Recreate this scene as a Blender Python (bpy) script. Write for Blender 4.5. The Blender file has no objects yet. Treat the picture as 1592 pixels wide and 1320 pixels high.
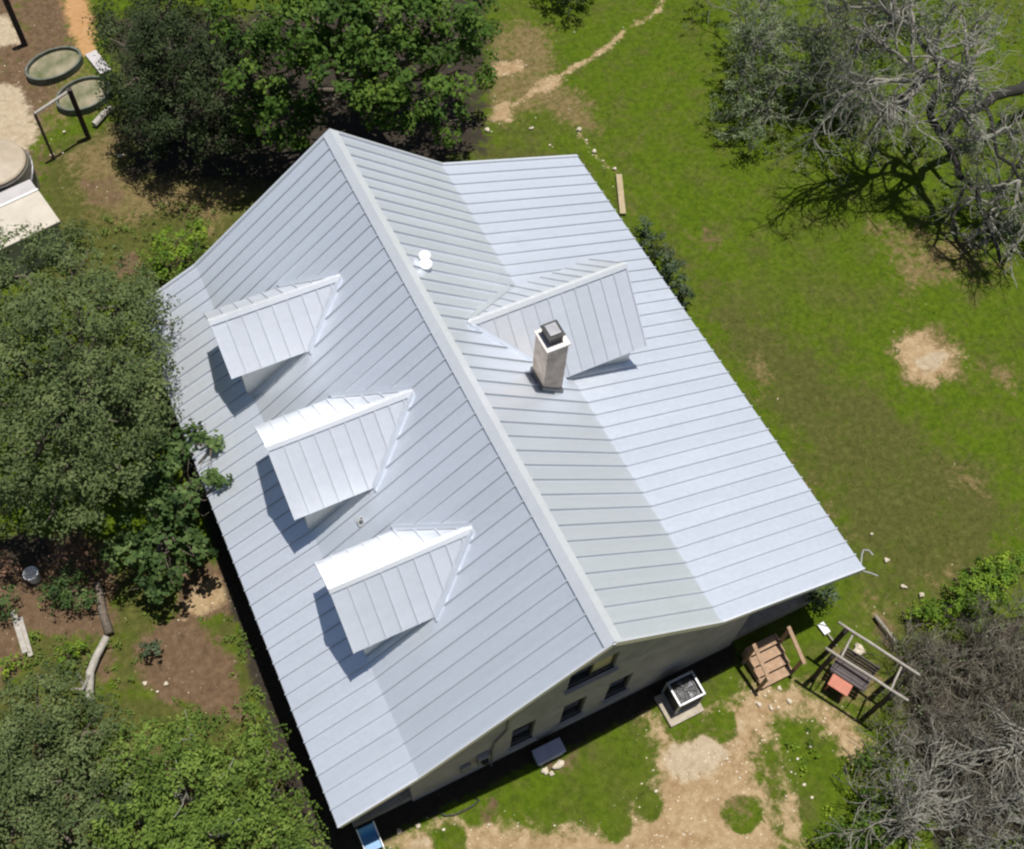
import bpy, math, random
import numpy as np
R = math.radians
scene = bpy.context.scene
# ---------------------------------------------------------------- camera
cam_d = bpy.data.cameras.new("camera")
cam = bpy.data.objects.new("camera", cam_d)
scene.collection.objects.link(cam)
from mathutils import Matrix, Vector
M = Matrix(((0.8957561513913884, 0.3620309173204512, -0.25798165079827023),
            (-0.4424143813424775, 0.782751145401118, -0.4376872851187144),
            (0.04347910332379128, 0.5061958704665127, 0.8613218378148836)))
cam.matrix_world = Matrix.Translation((-5.65223, -4.98944, 27.27638)) @ M.to_4x4()
cam_d.sensor_width = 36.0
cam_d.lens = 37.8035
cam_d.clip_end = 2000.0
cam_d.clip_start = 0.5
scene.camera = cam
# ---------------------------------------------------------------- sky and sun
SUN = Vector((0.15, 0.035, 0.988)).normalized()
SUN_EL = math.asin(SUN.z)
SUN_AZ = math.atan2(SUN.x, SUN.y)
world = bpy.data.worlds.new("World")
scene.world = world
world.use_nodes = True
wn = world.node_tree.nodes
sky = wn.new("ShaderNodeTexSky")
sky.sky_type = 'NISHITA'
sky.sun_disc = False
sky.sun_elevation = SUN_EL
sky.sun_rotation = SUN_AZ
sky.altitude = 300
sky.dust_density = 1.6
wn["Background"].inputs["Strength"].default_value = 0.056
world.node_tree.links.new(sky.outputs[0], wn["Background"].inputs["Color"])
sun_d = bpy.data.lights.new("sun", 'SUN')
sun_d.energy = 5.0
sun_d.angle = R(0.5)
sun_d.color = (1.0, 0.965, 0.90)
sun = bpy.data.objects.new("sun", sun_d)
scene.collection.objects.link(sun)
sun.rotation_euler = SUN.to_track_quat('Z', 'Y').to_euler()
sun.location = (10, 5, 60)
scene.view_settings.view_transform = 'Standard'
scene.view_settings.look = 'None'
scene.view_settings.exposure = 0.17
scene.view_settings.gamma = 1.0
scene.view_settings.use_curve_mapping = False
scene.render.engine = 'CYCLES'
scene.cycles.max_bounces = 6
scene.cycles.filter_width = 2.3

# ---------------------------------------------------------------- helpers
def link(o, parent=None):
    scene.collection.objects.link(o)
    if parent is not None:
        o.parent = parent
    return o

def tag(o, label=None, cat=None, group=None, kind=None):
    if label: o["label"] = label
    if cat: o["category"] = cat
    if group: o["group"] = group
    if kind: o["kind"] = kind
    return o

def empty(name, loc=(0, 0, 0), parent=None):
    o = bpy.data.objects.new(name, None)
    o.location = loc
    o.empty_display_size = 0.3
    return link(o, parent)

class MB:
    """collects polygons, then links them as one mesh object"""
    def __init__(s):
        s.v = []; s.f = []
    def add(s, vs, fs):
        b = len(s.v)
        s.v += [tuple(p) for p in vs]
        s.f += [tuple(b + i for i in f) for f in fs]
        return s
    def poly(s, *pts):
        return s.add(pts, [tuple(range(len(pts)))])
    def prism(s, pts, d):
        """polygon swept by vector d"""
        n = len(pts); d = Vector(d)
        top = [tuple(Vector(p) + d) for p in pts]
        fs = [tuple(range(n))[::-1], tuple(range(n, 2 * n))]
        fs += [(i, (i + 1) % n, n + (i + 1) % n, n + i) for i in range(n)]
        return s.add(list(pts) + top, fs)
    def box(s, c, size, rz=0.0):
        cx, cy, cz = c; hx, hy, hz = [q / 2 for q in size]
        ca, sa = math.cos(rz), math.sin(rz)
        vs = []
        for z in (-hz, hz):
            for x, y in ((-hx, -hy), (hx, -hy), (hx, hy), (-hx, hy)):
                vs.append((cx + x * ca - y * sa, cy + x * sa + y * ca, cz + z))
        return s.add(vs, [(3, 2, 1, 0), (4, 5, 6, 7), (0, 1, 5, 4), (1, 2, 6, 5), (2, 3, 7, 6), (3, 0, 4, 7)])
    def beam(s, p, q, w, h, up=(0, 0, 1)):
        p = Vector(p); q = Vector(q); d = (q - p).normalized()
        u = Vector(up)
        sd = d.cross(u)
        if sd.length < 1e-3: sd = d.cross(Vector((1, 0, 0)))
        sd.normalize(); u = sd.cross(d).normalized()
        vs = []
        for e in (p, q):
            for a, b in ((-1, -1), (1, -1), (1, 1), (-1, 1)):
                vs.append(e + sd * (a * w / 2) + u * (b * h / 2))
        return s.add(vs, [(0, 1, 2, 3), (7, 6, 5, 4), (0, 4, 5, 1), (1, 5, 6, 2), (2, 6, 7, 3), (3, 7, 4, 0)])
    def lathe(s, c, prof, n=24, sq=1.0):
        """prof: (radius, z) pairs about a vertical axis"""
        vs = []; fs = []
        for r, z in prof:
            for i in range(n):
                a = 2 * math.pi * i / n
                vs.append((c[0] + r * math.cos(a), c[1] + r * sq * math.sin(a), c[2] + z))
        for k in range(len(prof) - 1):
            for i in range(n):
                j = (i + 1) % n
                fs.append((k * n + i, k * n + j, (k + 1) * n + j, (k + 1) * n + i))
        fs.append(tuple(range(n))[::-1]); m = (len(prof) - 1) * n
        fs.append(tuple(range(m, m + n)))
        return s.add(vs, fs)
    def tube(s, pts, r, n=6, closed=False):
        pts = [Vector(p) for p in pts]
        rr = r if isinstance(r, (list, tuple, np.ndarray)) else [r] * len(pts)
        m = len(pts); vs = []; fs = []
        for i, p in enumerate(pts):
            if closed: t = pts[(i + 1) % m] - pts[i - 1]
            else: t = pts[min(i + 1, m - 1)] - pts[max(i - 1, 0)]
            t.normalize()
            a = t.cross(Vector((0.13, 0.21, 0.97)))
            if a.length < 0.05: a = t.cross(Vector((1, 0, 0)))
            a.normalize(); b = t.cross(a)
            for k in range(n):
                g = 2 * math.pi * k / n
                vs.append(p + (a * math.cos(g) + b * math.sin(g)) * rr[i])
        for i in range(m if closed else m - 1):
            j = (i + 1) % m
            for k in range(n):
                l = (k + 1) % n
                fs.append((i * n + k, i * n + l, j * n + l, j * n + k))
        if not closed:
            fs.append(tuple(range(n))[::-1]); fs.append(tuple(range((m - 1) * n, m * n)))
        return s.add(vs, fs)
    def mesh(s, name, mat, smooth=False):
        me = bpy.data.meshes.new(name)
        me.from_pydata(s.v, [], s.f)
        me.materials.append(mat)
        if smooth:
            me.polygons.foreach_set("use_smooth", [True] * len(me.polygons))
        me.update()
        return me
    def build(s, name, mat, parent=None, smooth=False, bevel=0.0):
        o = bpy.data.objects.new(name, s.mesh(name, mat, smooth))
        if bevel:
            b = o.modifiers.new("bevel", 'BEVEL'); b.width = bevel; b.segments = 2; b.limit_method = 'ANGLE'
        return link(o, parent)

def np_mesh(name, verts, faces4or3, mat, tone=None, smooth=False):
    """verts (n,3), faces (m,k) arrays; optional per-face tone attribute"""
    me = bpy.data.meshes.new(name)
    k = faces4or3.shape[1]; m = len(faces4or3)
    me.vertices.add(len(verts)); me.vertices.foreach_set("co", verts.astype(np.float32).ravel())
    me.loops.add(m * k); me.loops.foreach_set("vertex_index", faces4or3.astype(np.int32).ravel())
    me.polygons.add(m)
    me.polygons.foreach_set("loop_start", np.arange(0, m * k, k, dtype=np.int32))
    me.polygons.foreach_set("loop_total", np.full(m, k, dtype=np.int32))
    if smooth: me.polygons.foreach_set("use_smooth", np.ones(m, dtype=bool))
    if tone is not None:
        at = me.attributes.new("tone", 'FLOAT', 'FACE')
        at.data.foreach_set("value", tone.astype(np.float32))
    me.materials.append(mat)
    me.update(calc_edges=True)
    return me

# ---------------------------------------------------------------- materials
class NT:
    def __init__(s, name):
        s.m = bpy.data.materials.new(name); s.m.use_nodes = True
        s.t = s.m.node_tree; s.n = s.t.nodes; s.b = s.n["Principled BSDF"]; s.out = s.n["Material Output"]
    def new(s, t, **k):
        x = s.n.new(t)
        for a, b in k.items(): setattr(x, a, b)
        return x
    def set(s, sock, v):
        if hasattr(v, "is_output"): s.t.links.new(v, sock)
        else: sock.default_value = v
    def noise(s, scale, detail=4, rough=0.6, vec=None, dist=0.0):
        x = s.new("ShaderNodeTexNoise")
        x.inputs["Scale"].default_value = scale; x.inputs["Detail"].default_value = detail
        x.inputs["Roughness"].default_value = rough; x.inputs["Distortion"].default_value = dist
        if vec is None: vec = s.coord()
        s.t.links.new(vec, x.inputs["Vector"])
        return x.outputs["Fac"]
    def coord(s):
        if not hasattr(s, "_c"): s._c = s.new("ShaderNodeTexCoord").outputs["Object"]
        return s._c
    def ramp(s, fac, stops):
        x = s.new("ShaderNodeValToRGB"); e = x.color_ramp.elements
        while len(e) < len(stops): e.new(0.5)
        for el, (p, c) in zip(e, stops):
            el.position = p; el.color = (c[0], c[1], c[2], 1)
        s.set(x.inputs["Fac"], fac)
        return x.outputs["Color"]
    def math(s, op, a, b=0.0, c=0.0, clamp=False):
        x = s.new("ShaderNodeMath", operation=op, use_clamp=clamp)
        s.set(x.inputs[0], a); s.set(x.inputs[1], b); s.set(x.inputs[2], c)
        return x.outputs[0]
    def mix(s, fac, a, b, blend='MIX'):
        x = s.new("ShaderNodeMix", data_type='RGBA', blend_type=blend)
        s.set(x.inputs["Factor"], fac)
        for sock, v in ((x.inputs[6], a), (x.inputs[7], b)):
            if hasattr(v, "is_output"): s.t.links.new(v, sock)
            else: sock.default_value = (v[0], v[1], v[2], 1)
        return x.outputs[2]
    def smooth(s, v, lo, hi):
        x = s.new("ShaderNodeMapRange", interpolation_type='SMOOTHSTEP')
        s.set(x.inputs["Value"], v); x.inputs["From Min"].default_value = lo; x.inputs["From Max"].default_value = hi
        return x.outputs["Result"]
    def attr(s, name):
        return s.new("ShaderNodeAttribute", attribute_name=name).outputs["Fac"]
    def bump(s, h, strength=0.3, dist=0.02):
        x = s.new("ShaderNodeBump"); x.inputs["Strength"].default_value = strength; x.inputs["Distance"].default_value = dist
        s.set(x.inputs["Height"], h); s.t.links.new(x.outputs[0], s.b.inputs["Normal"])
    def base(s, c):
        s.set(s.b.inputs["Base Color"], c if hasattr(c, "is_output") else (c[0], c[1], c[2], 1))
        return s
    def par(s, **k):
        for a, v in k.items(): s.b.inputs[a.replace("_", " ")].default_value = v
        return s

def simple(name, c1, c2, scale=6.0, rough=0.7, metallic=0.0, bump=0.0, bscale=None, spec=0.5):
    t = NT(name)
    n = t.noise(scale, 5, 0.65)
    t.base(t.ramp(n, [(0.3, c1), (0.7, c2)]))
    t.par(Roughness=rough, Metallic=metallic)
    t.b.inputs["Specular IOR Level"].default_value = spec
    if bump: t.bump(t.noise(bscale or scale * 3, 4), bump, 0.03)
    return t.m

def roof_metal(name, base, metallic, rough):
    t = NT(name)
    oi = t.new("ShaderNodeObjectInfo").outputs["Random"]
    t._c = t.new("ShaderNodeNewGeometry").outputs["Position"]
    n = t.noise(0.7, 4, 0.6); n2 = t.noise(9.0, 3, 0.6)
    v = t.math('MULTIPLY_ADD', oi, 0.05, 0.955)
    v = t.math('ADD', v, t.math('MULTIPLY_ADD', n, 0.09, -0.045))
    v = t.math('ADD', v, t.math('MULTIPLY_ADD', n2, 0.05, -0.025))
    mp = t.new("ShaderNodeMapping"); mp.inputs["Scale"].default_value = (0.5, 7.0, 0.5); t.t.links.new(t._c, mp.inputs["Vector"])
    v = t.math('ADD', v, t.math('MULTIPLY_ADD', t.noise(1.0, 4, 0.6, vec=mp.outputs[0]), 0.10, -0.05))
    v = t.math('SUBTRACT', v, t.math('MULTIPLY', t.smooth(t.noise(0.45, 5, 0.7), 0.56, 0.72), 0.05))
    cm = t.new("ShaderNodeCombineColor")
    for i in range(3): t.set(cm.inputs[i], t.math('MULTIPLY', v, base[i]))
    t.base(cm.outputs[0])
    t.par(Metallic=metallic)
    t.set(t.b.inputs["Roughness"], t.math('MULTIPLY_ADD', n2, 0.16, rough - 0.08))
    t.bump(t.noise(2.2, 2, 0.5), 0.12, 0.02)
    return t.m

def leaf_mat(name, dark, mid, light, trans=0.3, rough=0.5, sat=(1.0, 1.15, 0.5)):
    t = NT(name)
    tone = t.attr("tone")
    t._c = t.new("ShaderNodeNewGeometry").outputs["Position"]
    n = t.noise(0.9, 3, 0.6)
    f = t.math('ADD', tone, t.math('MULTIPLY_ADD', n, 0.5, -0.25), clamp=True)
    c = t.ramp(f, [(0.1, dark), (0.5, mid), (0.92, light)])
    t.base(c); t.par(Roughness=0.7)
    t.b.inputs["Specular IOR Level"].default_value = 0.2
    if trans:
        tr = t.new("ShaderNodeBsdfTranslucent")
        t.set(tr.inputs["Color"], t.mix(1.0, c, (sat[0], sat[1], sat[2]), 'MULTIPLY'))
        mx = t.new("ShaderNodeMixShader"); mx.inputs[0].default_value = trans
        t.t.links.new(t.b.outputs[0], mx.inputs[1]); t.t.links.new(tr.outputs[0], mx.inputs[2])
        t.t.links.new(mx.outputs[0], t.out.inputs["Surface"])
    return t.m

M_ROOF = roof_metal("galvalume_panel", (0.77, 0.815, 0.89), 0.6, 0.34)
M_SEAM_SHADE = roof_metal("shaded_seam_metal", (0.44, 0.46, 0.50), 0.3, 0.5)  # darker metal that paints shade onto the seam ribs
M_DORMER = roof_metal("dormer_panel", (0.77, 0.80, 0.855), 0.52, 0.38)
M_TRIM = roof_metal("galvalume_trim", (0.78, 0.805, 0.85), 0.5, 0.42)
M_RIDGE = roof_metal("bright_ridge_metal", (0.84, 0.86, 0.9), 0.4, 0.4)
M_EDGE = simple("grey_edge_flashing", (0.16, 0.165, 0.17), (0.24, 0.245, 0.255), 4, 0.5, 0.2)
M_DECK = simple("roof_underside", (0.16, 0.12, 0.08), (0.24, 0.18, 0.12), 5, 0.8)
M_WALL = simple("limewashed_masonry", (0.30, 0.275, 0.25), (0.45, 0.415, 0.385), 1.6, 0.9, 0, 0.5, 7)
M_SIDING = simple("white_siding", (0.62, 0.62, 0.60), (0.74, 0.74, 0.72), 3, 0.6)
M_FRAME = simple("dark_window_frame", (0.03, 0.028, 0.025), (0.06, 0.055, 0.05), 8, 0.5)
def glass(name):
    t = NT(name); t.base((0.012, 0.016, 0.02)); t.par(Roughness=0.06, IOR=1.52)
    t.b.inputs["Specular IOR Level"].default_value = 0.9
    t.bump(t.noise(1.3, 2), 0.06, 0.02)
    return t.m
M_GLASS = glass("window_glass")
M_PANE_REFLECTION = simple("tan_pane_reflection", (0.58, 0.46, 0.2), (0.7, 0.58, 0.3), 3, 0.8)  # warm reflection of the sunlit yard, painted as a flat pane colour
M_CHIM = simple("tan_chimney_masonry", (0.33, 0.265, 0.215), (0.60, 0.50, 0.42), 4, 0.9, 0, 0.5, 16)
M_CHIMTOP = simple("pale_mortar_crown", (0.62, 0.57, 0.53), (0.74, 0.70, 0.66), 8, 0.85)
M_DARKMETAL = simple("dark_steel", (0.03, 0.03, 0.032), (0.06, 0.06, 0.06), 6, 0.5, 0.6)
M_LIDMETAL = simple("grey_steel_lid", (0.24, 0.24, 0.26), (0.33, 0.33, 0.35), 5, 0.45, 0.5)
M_WHITE = simple("white_plastic", (0.78, 0.78, 0.78), (0.86, 0.86, 0.86), 4, 0.45)
M_SILVER = simple("silver_sheet_metal", (0.30, 0.31, 0.32), (0.42, 0.42, 0.44), 5, 0.4, 0.3)
M_CONC = simple("weathered_concrete", (0.26, 0.22, 0.17), (0.42, 0.365, 0.29), 5, 0.9, 0, 0.3, 20)
M_CREAM = simple("cream_plaster", (0.40, 0.36, 0.30), (0.50, 0.455, 0.385), 1.5, 0.8, 0, 0.1)
M_LILAC = simple("grey_painted_slab", (0.36, 0.34, 0.34), (0.44, 0.42, 0.42), 2, 0.8)
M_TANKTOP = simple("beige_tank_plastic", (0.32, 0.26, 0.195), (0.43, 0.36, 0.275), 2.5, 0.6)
M_TANKSIDE = simple("darker_tank_side", (0.20, 0.18, 0.16), (0.29, 0.26, 0.23), 3, 0.6)  # darker tone than the tank cover
M_WOOD = simple("sunbleached_cedar", (0.25, 0.155, 0.095), (0.40, 0.265, 0.17), 7, 0.8, 0, 0.3, 30)
M_WOODDARK = simple("dark_stained_wood", (0.045, 0.035, 0.04), (0.085, 0.065, 0.07), 7, 0.7, 0, 0.2, 30)
M_GREYWOOD = simple("silvered_wood", (0.26, 0.24, 0.21), (0.42, 0.39, 0.35), 9, 0.85, 0, 0.4, 30)
M_DARKPOST = simple("dark_post", (0.025, 0.02, 0.018), (0.06, 0.045, 0.04), 8, 0.85, 0, 0.3, 25)  # near-black tone for the upright posts
M_RED = simple("terracotta_paint", (0.36, 0.12, 0.075), (0.46, 0.17, 0.11), 5, 0.7)
M_BLUE = simple("blue_plastic", (0.03, 0.16, 0.34), (0.07, 0.24, 0.44), 5, 0.4)
M_BLUEGREY = simple("blue_grey_plastic", (0.30, 0.32, 0.42), (0.40, 0.42, 0.52), 4, 0.5)
M_RUBBER = simple("black_rubber", (0.015, 0.014, 0.013), (0.035, 0.03, 0.028), 6, 0.6)
M_RINGM = simple("mossy_galvanised_ring", (0.05, 0.065, 0.045), (0.15, 0.165, 0.145), 4, 0.7, 0.1)
M_ROCK = simple("pale_limestone", (0.42, 0.35, 0.26), (0.68, 0.61, 0.49), 9, 0.95, 0, 0.5, 18)
M_BARK = simple("grey_brown_bark", (0.08, 0.062, 0.048), (0.17, 0.14, 0.11), 10, 0.9, 0, 0.5, 30)
M_DARKBARK = simple("dark_limb_bark", (0.010, 0.009, 0.007), (0.028, 0.025, 0.02), 8, 0.9, 0, 0.5, 25)  # near-black tone for the heavy limbs
M_DEADBARK = simple("bleached_dead_wood", (0.12, 0.112, 0.092), (0.29, 0.275, 0.235), 4, 0.9, 0, 0.3, 25)
M_TWIG = simple("grey_twigs", (0.13, 0.125, 0.105), (0.25, 0.24, 0.205), 3, 0.9)
M_BRUSH = simple("brown_grey_brushwood", (0.078, 0.068, 0.050), (0.185, 0.165, 0.125), 2.5, 0.9)
M_DARKTWIG = simple("dark_twigs", (0.035, 0.03, 0.024), (0.075, 0.062, 0.05), 3, 0.9)
M_PALEPOLE = simple("pale_peeled_poles", (0.22, 0.195, 0.165), (0.38, 0.345, 0.30), 7, 0.8, 0, 0.3, 30)

L_DARK = leaf_mat("dark_oak_leaves", (0.015, 0.025, 0.009), (0.030, 0.048, 0.014), (0.062, 0.084, 0.032), 0.15)
L_BRIGHT = leaf_mat("bright_broad_leaves", (0.027, 0.059, 0.010), (0.062, 0.121, 0.016), (0.128, 0.198, 0.028), 0.3)
L_OAK = leaf_mat("grey_green_oak_leaves", (0.042, 0.064, 0.023), (0.089, 0.122, 0.042), (0.139, 0.174, 0.066), 0.2)
L_FIG = leaf_mat("fig_leaves", (0.030, 0.060, 0.018), (0.063, 0.112, 0.030), (0.143, 0.203, 0.068), 0.3)
L_VINE = leaf_mat("yellow_green_vine_leaves", (0.057, 0.096, 0.016), (0.114, 0.178, 0.029), (0.185, 0.259, 0.048), 0.3)
L_SHRUB = leaf_mat("fresh_shrub_leaves", (0.052, 0.097, 0.010), (0.120, 0.211, 0.019), (0.258, 0.352, 0.032), 0.3)
L_CONIFER = leaf_mat("dull_juniper_leaves", (0.028, 0.045, 0.022), (0.056, 0.084, 0.042), (0.105, 0.140, 0.077), 0.15)
L_GREYGREEN = leaf_mat("mossy_grey_leaves", (0.053, 0.080, 0.034), (0.114, 0.156, 0.068), (0.209, 0.247, 0.142), 0.2)
L_RUST = leaf_mat("rusty_dead_leaves", (0.075, 0.042, 0.027), (0.165, 0.090, 0.057), (0.300, 0.180, 0.120), 0.15)
L_GRASS = leaf_mat("grass_blades", (0.030, 0.058, 0.004), (0.050, 0.088, 0.003), (0.086, 0.116, 0.007), 0.25)
L_DRYGRASS = leaf_mat("dry_grass_blades", (0.043, 0.043, 0.013), (0.087, 0.077, 0.029), (0.161, 0.136, 0.057), 0.2)

# ---------------------------------------------------------------- ground (one sheet, base colours by soil, turf and painted shade)
def ground_mat():
    t = NT("yard_ground")
    n1 = t.noise(0.16, 4, 0.6); n2 = t.noise(0.9, 5, 0.65); n3 = t.noise(5.0, 5, 0.7); n4 = t.noise(26.0, 4, 0.7)
    n5 = t.noise(2.2, 6, 0.75, dist=0.6)
    grass = t.ramp(n3, [(0.25, (0.035, 0.061, 0.003)), (0.5, (0.063, 0.100, 0.003)), (0.78, (0.097, 0.134, 0.008))])
    olive = t.ramp(n3, [(0.25, (0.043, 0.047, 0.010)), (0.55, (0.074, 0.078, 0.018)), (0.8, (0.120, 0.118, 0.032))])
    straw = t.ramp(n3, [(0.25, (0.098, 0.076, 0.030)), (0.55, (0.158, 0.119, 0.051)), (0.8, (0.240, 0.187, 0.090))])
    dirt = t.mix(t.smooth(n5, 0.35, 0.65), t.ramp(n3, [(0.2, (0.184, 0.114, 0.057)), (0.5, (0.265, 0.177, 0.095)), (0.75, (0.338, 0.240, 0.138))]), t.ramp(n3, [(0.2, (0.249, 0.174, 0.091)), (0.5, (0.338, 0.247, 0.140)), (0.75, (0.419, 0.323, 0.200))]))
    pale = t.ramp(n3, [(0.25, (0.281, 0.218, 0.146)), (0.7, (0.429, 0.355, 0.251))])
    brown = t.ramp(n3, [(0.25, (0.069, 0.042, 0.023)), (0.5, (0.115, 0.073, 0.043)), (0.8, (0.178, 0.120, 0.070))])
    orange = t.ramp(n3, [(0.2, (0.304, 0.161, 0.065)), (0.7, (0.416, 0.247, 0.117))])
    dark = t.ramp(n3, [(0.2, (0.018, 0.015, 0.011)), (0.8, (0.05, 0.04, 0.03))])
    jit = t.math('ADD', t.math('ADD', t.math('MULTIPLY_ADD', n2, 0.7, -0.35), t.math('MULTIPLY_ADD', n5, 1.3, -0.65)), t.math('MULTIPLY_ADD', n3, 0.6, -0.3))
    def w(name, lo=0.3, hi=0.72): return t.smooth(t.math('ADD', t.attr(name), jit), lo, hi)
    c = t.mix(t.math('MULTIPLY', t.smooth(n5, 0.45, 0.7), 0.45), grass, t.mix(1.0, grass, (0.5, 0.62, 0.6), 'MULTIPLY'))
    c = t.mix(t.smooth(n2, 0.46, 0.8), c, olive)
    c = t.mix(t.math('MULTIPLY', t.smooth(n1, 0.5, 0.75), 0.6), c, olive)
    c = t.mix(t.math('MULTIPLY', t.smooth(t.noise(1.3, 5, 0.75, dist=0.8), 0.48, 0.74), 0.5), c, t.mix(0.5, straw, olive))
    c = t.mix(w("olive", 0.3, 0.75), c, olive)
    c = t.mix(w("dry", 0.32, 0.72), c, straw)
    c = t.mix(w("brown"), c, brown)
    c = t.mix(w("dirt"), c, dirt)
    c = t.mix(w("orange"), c, orange)
    c = t.mix(w("pale"), c, pale)
    c = t.mix(w("litter_shade"), c, dark)
    # pebbles and flecks
    peb = t.smooth(n4, 0.66, 0.74)
    stony = t.math('MAXIMUM', t.math('MAXIMUM', t.attr("dirt"), t.attr("brown")), t.math('MULTIPLY', t.attr("dry"), 0.7))
    c = t.mix(t.math('MULTIPLY', peb, t.math('MULTIPLY', stony, 0.5)), c, (0.56, 0.49, 0.39))
    c = t.mix(t.math('MULTIPLY', t.smooth(n4, 0.3, 0.42), 1.0), t.mix(0.2, c, (0.05, 0.045, 0.03)), c)
    t.base(c); t.par(Roughness=0.95)
    t.b.inputs["Specular IOR Level"].default_value = 0.15
    t.bump(t.math('ADD', n3, t.math('MULTIPLY', n4, 0.6)), 0.6, 0.05)
    return t.m

def axis(a, b, step, lo=(-700, -300, -120, -60), hi=(60, 120, 300, 700)):
    return np.concatenate([np.array([q for q in lo if q < a - 5]), np.arange(a, b + 1e-6, step), np.array([q for q in hi if q > b + 5])])
gx = axis(-20, 34, 0.14); gy = axis(-13, 40, 0.14)
GX, GY = np.meshgrid(gx, gy)
PX = GX.ravel(); PY = GY.ravel()

def poly_sdf(pts, X, Y):
    P = np.array([p[:2] for p in pts]); d = np.full(X.shape, 1e9); ins = np.zeros(X.shape, bool)
    n = len(P)
    for i in range(n):
        a = P[i]; b = P[(i + 1) % n]; e = b - a
        wx = X - a[0]; wy = Y - a[1]
        h = np.clip((wx * e[0] + wy * e[1]) / max(e @ e, 1e-9), 0, 1)
        d = np.minimum(d, np.hypot(wx - e[0] * h, wy - e[1] * h))
        c = ((a[1] > Y) != (b[1] > Y)) & (X < (b[0] - a[0]) * (Y - a[1]) / (b[1] - a[1] + 1e-12) + a[0])
        ins ^= c
    return np.where(ins, -d, d)
def line_sdf(pts, X, Y):
    P = np.array([p[:2] for p in pts]); d = np.full(X.shape, 1e9)
    for a, b in zip(P[:-1], P[1:]):
        e = b - a; wx = X - a[0]; wy = Y - a[1]
        h = np.clip((wx * e[0] + wy * e[1]) / max(e @ e, 1e-9), 0, 1)
        d = np.minimum(d, np.hypot(wx - e[0] * h, wy - e[1] * h))
    return d

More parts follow.
